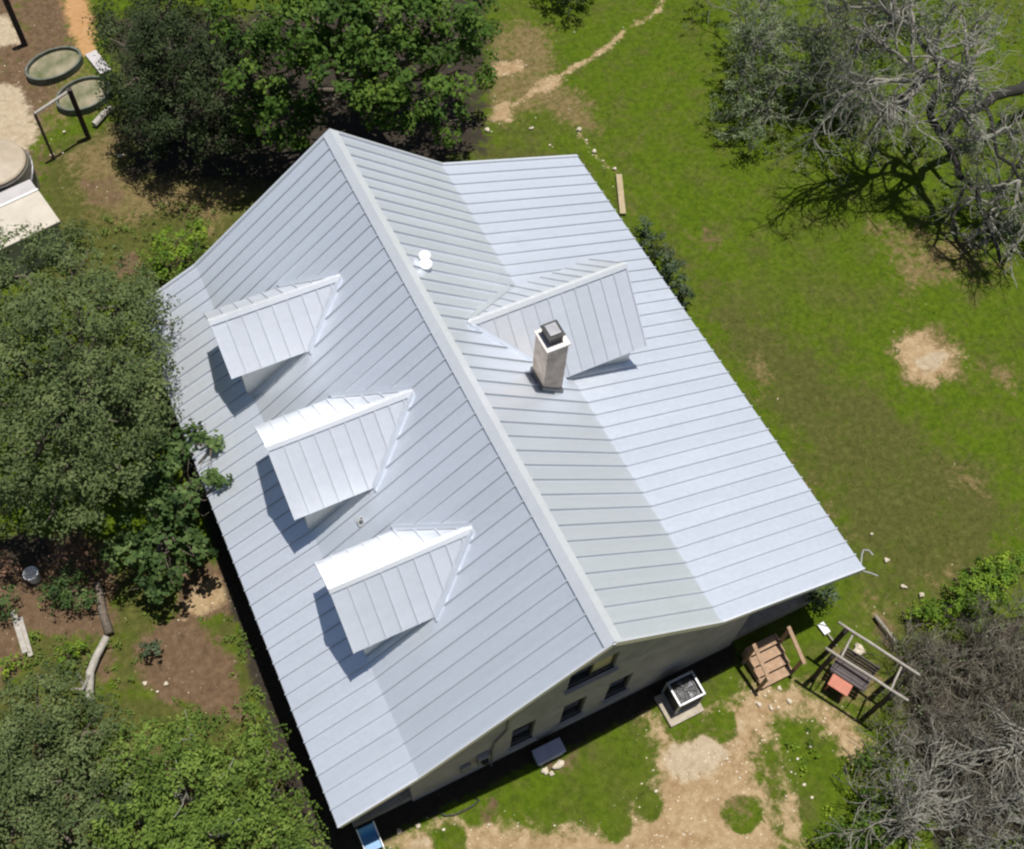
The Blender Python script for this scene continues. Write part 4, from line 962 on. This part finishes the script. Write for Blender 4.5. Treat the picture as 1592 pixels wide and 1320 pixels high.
undergrowth("weeds", "low yellow green weeds between the trees and the garden soil",
    [[(-13.17,7.82,0.00), (-10.71,6.65,0.00), (-9.84,5.68,0.00), (-7.14,4.21,0.00), (-6.93,3.40,0.00), (-6.93,0.70,0.00), (-14.07,3.68,0.00)], [(-7.56,7.05,0.00), (-6.56,6.77,0.00), (-6.52,5.59,0.00), (-7.32,5.93,0.00)], [(-10.00,7.44,0.00), (-9.06,7.47,0.00), (-9.33,5.99,0.00), (-10.17,5.66,0.00)], [(-9.16,9.21,0.00), (-7.94,8.33,0.00), (-8.13,7.42,0.00), (-9.34,7.41,0.00)], [(-11.58,8.38,0.00), (-10.10,7.68,0.00), (-10.68,6.45,0.00), (-12.20,7.18,0.00)], [(-6.95,5.99,0.00), (-6.41,5.54,0.00), (-6.78,4.04,0.00), (-7.32,4.66,0.00)], [(-10.81,10.82,0.00), (-9.11,10.01,0.00), (-9.52,9.18,0.00), (-11.31,8.83,0.00)],
     [(-5.30,21.34,0.00), (-2.19,20.87,0.00), (-3.01,19.72,0.00), (-5.88,17.59,0.00), (-8.46,18.76,0.00), (-7.57,21.46,0.00)]], L_VINE, 201, 26)
undergrowth("weeds", "fresh green weeds along the edge of the brushwood",
    [[(5.47,-3.27,0.00), (7.70,-3.26,0.00), (5.99,-6.06,0.00), (3.64,-5.08,0.00)], [(9.40,-0.99,0.00), (11.39,-0.69,0.00), (13.75,-0.95,0.00), (14.03,-1.94,0.00), (12.61,-2.31,0.00), (9.70,-1.73,0.00)], [(4.99,-1.78,0.00), (5.90,-2.94,0.00), (5.51,-4.33,0.00), (4.40,-3.11,0.00)]], L_SHRUB, 202, 16)
undergrowth("weeds", "dull green weeds under the bare trees",
    [[(16.94,20.83,0.00), (20.60,23.33,0.00), (31.81,18.58,0.00), (22.21,7.50,0.00), (19.88,10.09,0.00), (16.71,12.46,0.00), (14.61,15.35,0.00)], [(8.64,-1.43,0.00), (13.65,-2.39,0.00), (9.04,-7.70,0.00), (5.99,-6.06,0.00)]], L_GREYGREEN, 203, 14, hz=0.35)

# ---------------------------------------------------------------- things in the yard
# air conditioner on its slab
ac = empty("air_conditioner", (2.82, -0.30, 0)); tag(ac, "square metal air conditioner with fan on top, standing by the gable wall", "air conditioner")
slab = MB().box((2.72, -0.42, 0.03), (1.0, 0.86, 0.12)).build("equipment_slab", M_CONC, bevel=0.015)
tag(slab, "pale concrete slab under the air conditioner", "slab")
cab = MB()
for sx, sy in ((-1, -1), (1, -1), (1, 1), (-1, 1)): cab.box((sx * 0.36, sy * 0.31, 0.48), (0.05, 0.05, 0.72))
cab.box((0, 0, 0.13), (0.76, 0.66, 0.07))
cab.build("frame", M_SILVER, ac)
lv = MB()
for k in range(11):
    z = 0.2 + k * 0.058
    for sy in (-1, 1): lv.box((0, sy * 0.30, z), (0.68, 0.02, 0.03))
    for sx in (-1, 1): lv.box((sx * 0.35, 0, z), (0.02, 0.58, 0.03))
lv.build("louvre", M_DARKMETAL, ac)
MB().box((0, 0, 0.48), (0.6, 0.5, 0.62)).build("coil", M_DARKMETAL, ac)
top = MB()
for sx in (-1, 1): top.box((sx * 0.355, 0, 0.87), (0.06, 0.68, 0.06))
for sy in (-1, 1): top.box((0, sy * 0.31, 0.87), (0.65, 0.06, 0.06))
top.build("top_rim", M_SILVER, ac, bevel=0.012)
gr = MB()
for r in (0.08, 0.15, 0.22, 0.28): gr.tube([(r * math.cos(a), r * math.sin(a), 0.885) for a in np.linspace(0, 6.28, 25)[:-1]], 0.006, 4, True)
for a in np.linspace(0, 3.1416, 7)[:-1]: gr.beam((-.29 * math.cos(a), -.29 * math.sin(a), 0.88), (.29 * math.cos(a), .29 * math.sin(a), 0.88), 0.012, 0.008)
gr.build("fan_grille", M_DARKMETAL, ac)
MB().lathe((0, 0, 0.80), [(0.055, 0), (0.055, 0.05), (0.04, 0.07)], 16).build("fan_hub", M_LIDMETAL, ac)
for k in range(4):
    a = k * 1.5708 + 0.3
    p = [(0.06 * math.cos(a), 0.06 * math.sin(a), 0.82), (0.25 * math.cos(a - 0.3), 0.25 * math.sin(a - 0.3), 0.79), (0.26 * math.cos(a + 0.35), 0.26 * math.sin(a + 0.35), 0.84), (0.07 * math.cos(a + 0.5), 0.07 * math.sin(a + 0.5), 0.84)]
    MB().prism(p, (0, 0, 0.01)).build("fan_blade", M_LIDMETAL, ac)
# wooden steps up to the porch
st = empty("wooden_steps", (5.35, -0.45, 0)); tag(st, "three tread cedar steps with two handrails up to the porch", "steps")
for k in range(4):
    MB().box((0, -0.46 + k * 0.265, 0.14 + k * 0.125), (0.98, 0.245, 0.04)).build("tread", M_WOOD, st)
for sx in (-1, 1):
    MB().prism([(sx * 0.47, -0.56, -0.02), (sx * 0.47, -0.56, 0.11), (sx * 0.47, 0.45, 0.58), (sx * 0.47, 0.45, -0.02)], (-sx * 0.04, 0, 0)).build("stringer", M_WOOD, st)
    h = MB().beam((sx * 0.53, -0.62, 0.93), (sx * 0.53, 0.32, 1.33), 0.10, 0.04).build("handrail", M_WOOD, st)
    for y, zt, zb in ((-0.52, 0.95, -0.02), (0.24, 1.27, -0.02)):
        MB().box((sx * 0.53, y, (zt + zb) / 2), (0.08, 0.08, zt - zb)).build("post", M_WOOD, h)
# pergola of peeled poles with a hanging bench and a small red table
pg_b = (6.18,-1.20,2.00)
A0 = Vector((6.11,-1.11,2.00)); A1 = Vector((7.18,-3.08,2.00)); B0 = Vector((6.76,-0.71,2.06)); B1 = Vector((7.79,-2.70,2.06))
o0 = Vector((A0.x, A0.y, 0))
pg = empty("pergola", o0); tag(pg, "open frame of pale peeled poles on dark posts beside the leafless shrubs", "pergola")
def rod(name, a, b, r, mat, parent, off=o0, n=8, jit=0.012, seed=5):
    rg = np.random.default_rng(seed)
    pl = limb(a - off, b - off, rg, 6, jit)
    return MB().tube(pl, [r] * 6, n).build(name, mat, parent, smooth=True)
rod("rail", A0, A1, 0.038, M_PALEPOLE, pg, seed=1); rod("rail", B0, B1, 0.038, M_PALEPOLE, pg, seed=2)
def on(a, b, t): return a + (b - a) * t
dz = Vector((0, 0, -0.07))
for t in (0.2, 0.8):
    rod("cross_pole", on(A0, A1, t) + dz, on(B0, B1, t) + dz, 0.03, M_PALEPOLE, pg, seed=int(t * 10))
for e0, e1 in ((A0, A1), (B0, B1)):
    for t in (0.12, 0.84):
        p = on(e0, e1, t); rod("post", Vector((p.x, p.y, -0.1)), Vector((p.x, p.y, p.z - 0.03)), 0.065, M_DARKPOST, pg, seed=int(t * 9) + 3)
sw0 = on(A0, A1, 0.22); sw1 = on(A0, A1, 0.66)
sd_ = (sw1 - sw0).normalized(); pr = Vector((-sd_.y, sd_.x, 0))
if pr.dot(B0 - A0) < 0: pr = -pr
sw = empty("hanging_bench", Vector((sw0.x, sw0.y, 0))); tag(sw, "dark slatted hanging bench under the near pergola rail", "bench")
so = Vector((sw0.x, sw0.y, 0))
for k in range(5):
    q = pr * (0.28 + k * 0.1) + Vector((0, 0, 0.55)) - so
    MB().beam(Vector((sw0.x, sw0.y, 0)) + q, Vector((sw1.x, sw1.y, 0)) + q, 0.085, 0.025).build("seat_slat", M_WOODDARK, sw)
for k in range(4):
    q = pr * (0.70 + 0.03 * k) + Vector((0, 0, 0.66 + k * 0.12)) - so
    MB().beam(Vector((sw0.x, sw0.y, 0)) + q, Vector((sw1.x, sw1.y, 0)) + q, 0.025, 0.10).build("back_slat", M_WOODDARK, sw)
for e in (sw0, sw1):
    f = Vector((e.x, e.y, 0)) - so + sd_ * (0.06 if e is sw0 else -0.06)
    MB().beam(f + pr * 0.2 + Vector((0, 0, 0.53)), f + pr * 0.7 + Vector((0, 0, 0.53)), 0.04, 0.04).beam(f + pr * 0.70 + Vector((0, 0, 0.53)), f + pr * 0.82 + Vector((0, 0, 1.08)), 0.04, 0.04).build("bench_frame", M_WOODDARK, sw)
    MB().tube([f + pr * 0.22 + Vector((0, 0, 0.55)), f + Vector((0, 0, 1.92))], 0.008, 5).tube([f + pr * 0.7 + Vector((0, 0, 0.55)), f + Vector((0, 0, 1.9))], 0.008, 5).build("chain", M_DARKMETAL, sw)
rt = (6.68,-1.82,0.50)
tb = empty("small_table", (rt[0], rt[1], 0)); tag(tb, "small square terracotta red table in front of the hanging bench", "table")
rzt = math.atan2(sd_.y, sd_.x)
MB().box((0, 0, 0.49), (0.56, 0.56, 0.035), rzt).build("tabletop", M_RED, tb, bevel=0.008)
for sx in (-1, 1):
    for sy in (-1, 1):
        c, s = math.cos(rzt), math.sin(rzt); x, y = sx * 0.22, sy * 0.22
        MB().box((x * c - y * s, x * s + y * c, 0.22), (0.04, 0.04, 0.5), rzt).build("leg", M_RED, tb)
# long-handled shovel, boards, logs and hose lying about
def thing(name, label, cat, mbs, group=None):
    """mbs: list of (part name, MB, material)"""
    allv = np.array([v for _, m, _ in mbs for v in m.v]); c = allv.mean(0)
    off = Vector((c[0], c[1], 0)); root = empty(name, off); tag(root, label, cat, group)
    for nm, m, mat in mbs:
        m.v = [tuple(Vector(v) - off) for v in m.v]; m.build(nm, mat, root)
    return root
a = Vector((7.29,-0.29,0.05)); b = Vector((7.33,-0.90,0.05))
dd = (b - a).normalized()
thing("shovel", "pale long handled shovel lying on the grass beside the pergola", "shovel",
      [("handle", MB().tube([a + dd * 0.2, b], 0.022, 7), M_PALEPOLE), ("blade", MB().beam(a - dd * 0.1, a + dd * 0.22, 0.2, 0.03), M_SILVER)])
a = Vector((10.21,16.19,0.06)); b = Vector((9.47,14.59,0.06))
tag(MB().beam(a, b, 0.2, 0.08).build("timber_plank", simple("tan_timber", (0.28, 0.215, 0.125), (0.40, 0.33, 0.21), 5, 0.8)), "tan timber plank lying in the grass beyond the right eave", "plank")
hose_pts = [(-4.06,-0.08,0.03), (-3.91,-0.17,0.03), (-3.82,-0.30,0.03), (-3.62,-0.38,0.03), (-3.35,-0.39,0.03), (-3.10,-0.38,0.03), (-2.92,-0.33,0.03), (-2.99,-0.23,0.03)]
tag(MB().tube(hose_pts, 0.022, 7).build("garden_hose", M_RUBBER, smooth=True), "dark curved hose lying on the sand at the shadow's edge", "hose")
q = (-0.90,-0.08,0.20)
bn = empty("storage_box", (q[0], q[1], 0)); tag(bn, "pale blue grey box in the shade at the foot of the gable wall", "box")
MB().box((0, 0, 0.17), (0.74, 0.34, 0.34)).build("body", M_BLUEGREY, bn, bevel=0.05)
MB().box((0, 0, 0.365), (0.78, 0.38, 0.05)).build("lid", M_BLUEGREY, bn, bevel=0.02)
# blue folding chair at the near left corner
q = (-5.64,-0.15,0.30)
ch = empty("lawn_chair", (q[0], q[1], 0), None); ch.scale = (0.78, 0.78, 0.78); tag(ch, "blue folding lawn chair with white frame below the near left roof corner", "chair")
MB().box((0, 0, 0.42), (0.5, 0.48, 0.03)).build("seat", M_BLUE, ch)
MB().beam((0, 0.25, 0.42), (0, 0.42, 0.95), 0.5, 0.03, up=(0, -1, 0.3)).build("backrest", M_BLUE, ch)
for sx in (-1, 1):
    MB().tube([(sx * 0.27, -0.28, 0.02), (sx * 0.27, 0.3, 0.6), (sx * 0.27, 0.44, 0.98)], 0.02, 6).build("frame", M_WHITE, ch)
    MB().tube([(sx * 0.27, 0.32, 0.02), (sx * 0.27, -0.26, 0.6), (sx * 0.27, 0.1, 0.64)], 0.02, 6).build("frame", M_WHITE, ch)
# pump house, water tank and frames in the far left yard
ph_o = Vector((-8.06,21.12,1.50))
ux = (Vector((-7.33,20.37,1.50)) - Vector((-9.19,20.01,1.50))).normalized(); uy = Vector((-ux.y, ux.x, 0))
c0 = Vector((-7.29,20.38,1.50))
rzp = math.atan2(ux.y, ux.x)
ph = empty("pump_house", Vector((c0.x, c0.y, 0))); tag(ph, "low flat roofed cream pump house cut by the left picture edge", "pump house")
top2 = Vector((-7.29,21.93,1.50)) - c0; d2 = top2.dot(uy)
def ploc(u, v, z): return ux * u + uy * v + Vector((0, 0, z))
W_ = 3.4
MB().box(ploc(-W_ / 2, d2 / 2, 0.7), (W_ - 0.2, d2 - 0.2, 1.4), rzp).build("wall", M_CREAM, ph)
MB().box(ploc(-W_ / 2, d2 / 2, 1.45), (W_, d2, 0.12), rzp).build("roof", M_CREAM, ph, bevel=0.02)
MB().box(ploc(-W_ / 2, d2 + 0.03, 1.47), (W_, 0.06, 0.16), rzp).build("parapet", M_WHITE, ph)
MB().box(ploc(-W_ / 2, d2 + 0.40, 0.68), (W_, 0.66, 1.4), rzp).build("lean_to", M_LILAC, ph, bevel=0.02)
pos = c0 + ploc(-1.75, d2 + 0.36, 0)
bs = empty("steel_basin", Vector((pos.x, pos.y, 1.38))); tag(bs, "small blue grey steel basin on the pump house ledge", "basin")
MB().lathe((0, 0, 0), [(0.28, 0.0), (0.33, 0.02), (0.34, 0.045), (0.2, 0.05), (0.17, 0.14), (0.1, 0.17)], 20).build("bowl", simple("blue_grey_steel", (0.14, 0.17, 0.21), (0.2, 0.24, 0.28), 6, 0.4, 0.3), bs)
tk_c = Vector((-8.64,23.88,1.00))
tk = empty("water_tank", Vector((tk_c.x, tk_c.y, 0))); tag(tk, "round beige water tank with conical top behind the pump house", "water tank")
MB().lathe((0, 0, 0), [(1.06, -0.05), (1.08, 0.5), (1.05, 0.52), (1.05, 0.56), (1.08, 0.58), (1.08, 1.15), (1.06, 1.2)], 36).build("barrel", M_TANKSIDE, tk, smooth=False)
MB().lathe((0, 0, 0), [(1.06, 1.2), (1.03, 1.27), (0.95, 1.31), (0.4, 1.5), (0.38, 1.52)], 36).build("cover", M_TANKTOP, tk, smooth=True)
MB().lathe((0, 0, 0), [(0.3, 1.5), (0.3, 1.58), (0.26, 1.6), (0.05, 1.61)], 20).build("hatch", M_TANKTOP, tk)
hp = [Vector((1.13 * math.cos(a), 1.13 * math.sin(a), 0.05 + 0.9 * max(0, math.sin((a + 1.6) * 0.9)))) for a in np.linspace(-1.6, 0.9, 14)]
MB().tube(hp, 0.025, 6).build("hose", M_LIDMETAL, tk)
# two post frame with a rail, and a lone post
p1 = Vector((-5.59,25.16,0.00)); p2 = Vector((-6.88,24.65,0.00))
gt = empty("post_frame", p1); tag(gt, "rusty two post frame with a top rail beside the stone rings", "frame")
Z1 = 2.1
MB().beam(p1 - p1 + Vector((0, 0, -0.1)), Vector((0, 0, Z1)), 0.17, 0.17, up=(1, 0, 0)).build("post", M_DARKPOST, gt)
q2 = p2 - p1
MB().tube([q2 + Vector((0, 0, -0.1)), q2 + Vector((0.02, 0, Z1 - 0.1))], 0.05, 7).build("post", simple("rusty_pipe", (0.09, 0.06, 0.05), (0.16, 0.11, 0.09), 6, 0.8), gt)
MB().tube([Vector((0, 0, Z1 - 0.06)), q2 + Vector((0.02, 0, Z1 - 0.12))], 0.05, 7).build("top_rail", M_GREYWOOD, gt)
p3 = Vector((-6.43,30.59,0.00))
tag(MB().beam((p3.x, p3.y, -0.1), (p3.x, p3.y, 2.3), 0.2, 0.2, up=(1, 0, 0)).build("timber_post", M_DARKPOST), "thick dark post at the top left corner", "post")
def ring(label, c, rx, ry, rz, inner):
    root = empty("planter_ring", (c[0], c[1], 0)); tag(root, label, "planter", "oval planter rings in the far left yard")
    n = 28; m = MB(); vs = []
    for a in np.linspace(0, 6.2832, n + 1)[:-1]:
        for k, z in ((1.0, -0.05), (1.0, 0.22), (0.92, 0.22), (0.92, 0.0)):
            x, y = rx * k * math.cos(a), ry * k * math.sin(a)
            vs.append((x * math.cos(rz) - y * math.sin(rz), x * math.sin(rz) + y * math.cos(rz), z))
    fs = []
    for i in range(n):
        j = (i + 1) % n
        for k in range(3): fs.append((i * 4 + k, j * 4 + k, j * 4 + k + 1, i * 4 + k + 1))
    m.add(vs, fs).build("rim", M_RINGM, root, smooth=False)
    MB().add([(rx * 0.9 * math.cos(a) * math.cos(rz) - ry * 0.9 * math.sin(a) * math.sin(rz), rx * 0.9 * math.cos(a) * math.sin(rz) + ry * 0.9 * math.sin(a) * math.cos(rz), 0.1) for a in np.linspace(0, 6.2832, n + 1)[:-1]], [tuple(range(n))]).build("soil", inner, root)
    return root
M_BED = simple("sandy_bed_soil", (0.05, 0.075, 0.018), (0.30, 0.25, 0.18), 1.2, 0.95)
ring("oval mossy planter ring nearest the dark corner post", (-5.74,28.94,0.00), 1.05, 0.72, rzp + 0.1, M_BED)
ring("oval mossy planter ring behind the two post frame", (-5.19,27.05,0.00), 1.0, 0.75, rzp + 0.1, M_BED)
def lying(name, label, cat, a, b, w, h, mat, rnd=False):
    a = Vector(a); b = Vector(b); m = MB()
    m = m.tube([a, a + (b - a) * 0.5 + Vector((0, 0, 0.01)), b], [w / 2, w / 2.1, w / 2.3], 9) if rnd else m.beam(a, b, w, h)
    return tag(m.build(name, mat, smooth=False), label, cat)
lying("log", "short pale grey green log by the foot of the dark oak", "log", (-5.26,25.53,0.10), (-4.51,26.15,0.10), 0.22, 0.2, M_GREYWOOD, True)
lying("board", "lilac grey board on the orange dirt edge", "board", (-4.41,29.13,0.06), (-4.18,27.94,0.06), 0.42, 0.06, M_LILAC)
lying("board", "weathered grey board on brown soil, left one of the pair", "board", (-11.85,9.26,0.05), (-11.81,7.97,0.12), 0.14, 0.04, M_GREYWOOD)
lying("board", "weathered grey board on brown soil, right one of the pair", "board", (-11.72,9.00,0.06), (-11.72,7.85,0.06), 0.12, 0.04, M_GREYWOOD)
lg = empty("dead_log", Vector((-10.24,7.17,0.00))); tag(lg, "bent grey dead trunk with a forked end lying in the garden", "log")
o_ = Vector((-10.24,7.17,0.00))
MB().tube([Vector((-9.63,9.01,0.25)) - o_, Vector((-9.74,8.30,0.20)) - o_, Vector((-9.76,7.55,0.15)) - o_], [0.1, 0.11, 0.12], 8).build("upper_trunk", M_BARK, lg, smooth=True)
MB().tube([Vector((-9.84,7.47,0.20)) - o_, Vector((-10.21,7.08,0.20)) - o_, Vector((-10.47,6.76,0.16)) - o_, Vector((-10.71,5.98,0.12)) - o_], [0.1, 0.1, 0.11, 0.1], 8).build("lower_trunk", M_GREYWOOD, lg, smooth=True)
MB().tube([Vector((-10.49,6.66,0.20)) - o_, Vector((-10.74,6.34,0.30)) - o_, Vector((-11.00,6.49,0.35)) - o_], [0.06, 0.05, 0.03], 7).tube([Vector((-10.69,6.43,0.28)) - o_, Vector((-10.70,6.73,0.40)) - o_], [0.04, 0.025], 6).build("fork", M_DEADBARK, lg, smooth=True)
q = (-11.12,9.93,0.00)
bk = empty("bucket", q); tag(bk, "white bucket in the shade under the big oak's edge", "bucket")
MB().lathe((0, 0, 0), [(0.15, 0.0), (0.19, 0.36), (0.2, 0.36), (0.2, 0.39), (0.17, 0.39), (0.13, 0.04)], 18).build("pail", M_WHITE, bk)
MB().tube([(0.2 * math.cos(a), 0.06, 0.36 + 0.12 * math.sin(a)) for a in np.linspace(0, 3.14, 10)], 0.008, 5).build("handle", M_LIDMETAL, bk)
lying("stick", "pale ended broken branch pointing at the pergola", "stick", (8.75,-0.66,0.10), (8.79,-1.50,0.12), 0.1, 0.1, M_DEADBARK, True)

# loose pale stones
rg = np.random.default_rng(5)
def rock_mesh(seed):
    r2 = np.random.default_rng(seed); m = MB()
    import bmesh
    bm = bmesh.new(); bmesh.ops.create_icosphere(bm, subdivisions=2, radius=1.0)
    for v in bm.verts:
        k = 1 + 0.22 * math.sin(v.co.x * 3.1 + seed) + 0.18 * math.sin(v.co.y * 4.3 + seed * 2) + r2.uniform(-0.1, 0.1)
        v.co = Vector((v.co.x * k, v.co.y * k * 0.8, v.co.z * k * 0.55))
    me = bpy.data.meshes.new("stone"); bm.to_mesh(me); bm.free(); me.materials.append(M_ROCK)
    return me
RM = [rock_mesh(k) for k in range(5)]
def stone(q, r, label, group):
    o = bpy.data.objects.new("stone", RM[int(rg.integers(5))]); link(o)
    o.location = (q[0], q[1], r * 0.25); o.scale = (r, r, r); o.rotation_euler = (0, 0, rg.uniform(0, 6.28))
    tag(o, label, "stone", group)
    return o
STONES = [
 ((7.82,-1.27,0.00), 0.17, "large white stone between the two pergola rails"),
 ((-0.79,-0.43,0.00), 0.14, "biggest whitest stone of the little heap below the blue grey box"),
 ((-1.14,-0.40,0.00), 0.10, "pale stone of the heap, directly below the blue grey box's left end"),
 ((-1.03,-0.54,0.00), 0.08, "small pale stone of the heap lying farthest out on the lawn"),
 ((4.60,-1.32,0.00), 0.075, "pale stone on bare dirt straight below the wooden steps, leftmost of the scatter"),
 ((5.36,-1.59,0.00), 0.08, "largest pale stone of the scatter between the steps and the pergola"),
 ((5.32,-1.19,0.00), 0.065, "pale stone of the scatter closest to the right handrail of the steps"),
 ((4.83,-1.52,0.00), 0.07, "pale stone of the scatter lowest on the dirt below the steps"),
 ((9.99,18.68,0.00), 0.11, "pale stone at the upper end of the stone line leading to the timber plank"),
 ((9.99,17.53,0.00), 0.09, "pale stone midway along the stone line leading to the timber plank"),
 ((10.23,16.53,0.00), 0.08, "pale stone touching the end of the timber plank"),
 ((8.48,19.41,0.00), 0.08, "pale stone alone in the grass behind the far right roof corner"),
 ((7.04,19.97,0.00), 0.10, "pale stone at the right foot of the bright leafy tree"),
 ((10.05,0.54,0.00), 0.08, "pale stone in the grass beside the curled white spout"),
 ((10.02,-0.30,0.00), 0.08, "pale stone between the roof corner and the lime green bush"),
 ((10.31,-0.71,0.00), 0.09, "pale stone at the left tip of the lime green bush"),
 ((-4.50,-0.22,0.00), 0.08, "pale stone at the shadow's edge near the dark hose"),
 ((-4.96,-0.13,0.00), 0.07, "pale stone at the shadow's edge near the blue chair"),
 ((-6.89,24.79,0.00), 0.09, "pale stone at the foot of the thin rusty post"),
 ((-4.83,23.85,0.00), 0.10, "pale stone at the lower left edge of the dark oak"),
 ((-9.33,5.95,0.00), 0.065, "left one of two pale stones on the brown garden soil"),
 ((-8.87,5.70,0.00), 0.065, "right one of two pale stones on the brown garden soil")]
for q, r, lb in STONES: stone(q, r, lb, "loose pale stones about the yard")
pm = MB()
for q in ((-1.17,-0.25,0.00), (5.03,-1.43,0.00), (5.01,-1.14,0.00), (5.01,-1.60,0.00), (4.87,-1.20,0.00), (10.15,19.71,0.00), (10.00,18.13,0.00), (10.07,17.03,0.00), (8.71,18.43,0.00), (12.23,23.24,0.00), (7.13,19.83,0.00), (10.16,1.39,0.00), (8.80,-0.74,0.00), (5.62,-0.92,0.00), (-2.95,-0.94,0.00), (5.32,-2.48,0.00), (4.52,-3.51,0.00), (4.40,-3.11,0.00), (1.10,-2.03,0.00), (-6.55,24.77,0.00), (-6.26,25.72,0.00), (-9.12,5.61,0.00), (5.21,-2.79,0.00), (4.73,-2.91,0.00), (3.15,-2.67,0.00), (3.11,-2.13,0.00), (4.52,-3.85,0.00), (-3.98,-0.57,0.00)):
    r = rg.uniform(0.03, 0.06)
    pm.lathe((q[0], q[1], -0.01), [(r * 0.9, 0), (r, r * 0.35), (r * 0.7, r * 0.7), (r * 0.2, r * 0.8)], 6, 0.75)
tag(pm.build("pebbles", M_ROCK), "small pale pebbles scattered about the yard", None, None, "stuff")
# gravel flecks on bare soil, too small to count
def gravel(n, seed):
    r2 = np.random.default_rng(seed); x = r2.uniform(-14, 30, n); y = r2.uniform(-8, 35, n)
    w = np.maximum(np.maximum(soil_at(x, y, "dirt"), 0.8 * soil_at(x, y, "pale")), 0.1 * soil_at(x, y, "brown")) * 0.8 + 0.05 * soil_at(x, y, "dry") + 0.002
    ins = (x > -6) & (x < 7.4) & (y > -0.1) & (y < 14.8)
    k = (~ins) & (r2.random(n) < w); x, y = x[k], y[k]; m = len(x); z = ground_z(x, y)
    r = 0.010 + 0.022 * r2.random(m) ** 3
    base = np.array([(1, 0, 0), (0, 1, 0), (-1, 0, 0), (0, -1, 0), (0, 0, 0.7)])
    a = r2.uniform(0, 6.28, m); c, s = np.cos(a), np.sin(a)
    bx = base[None, :, 0] * c[:, None] - base[None, :, 1] * s[:, None]; by = base[None, :, 0] * s[:, None] + base[None, :, 1] * c[:, None]
    v = np.stack([x[:, None] + bx * r[:, None], y[:, None] + by * r[:, None] * 0.8, z[:, None] + np.broadcast_to(base[None, :, 2], (m, 5)) * r[:, None]], 2)
    f = (np.arange(m)[:, None, None] * 5 + np.array([(0, 1, 4), (1, 2, 4), (2, 3, 4), (3, 0, 4)])[None]).reshape(-1, 3)
    o = link(bpy.data.objects.new("gravel", np_mesh("gravel", v.reshape(-1, 3), f, M_ROCK)))
    tag(o, "fine pale gravel strewn over the bare soil", None, None, "stuff")
gravel(90000, 91)
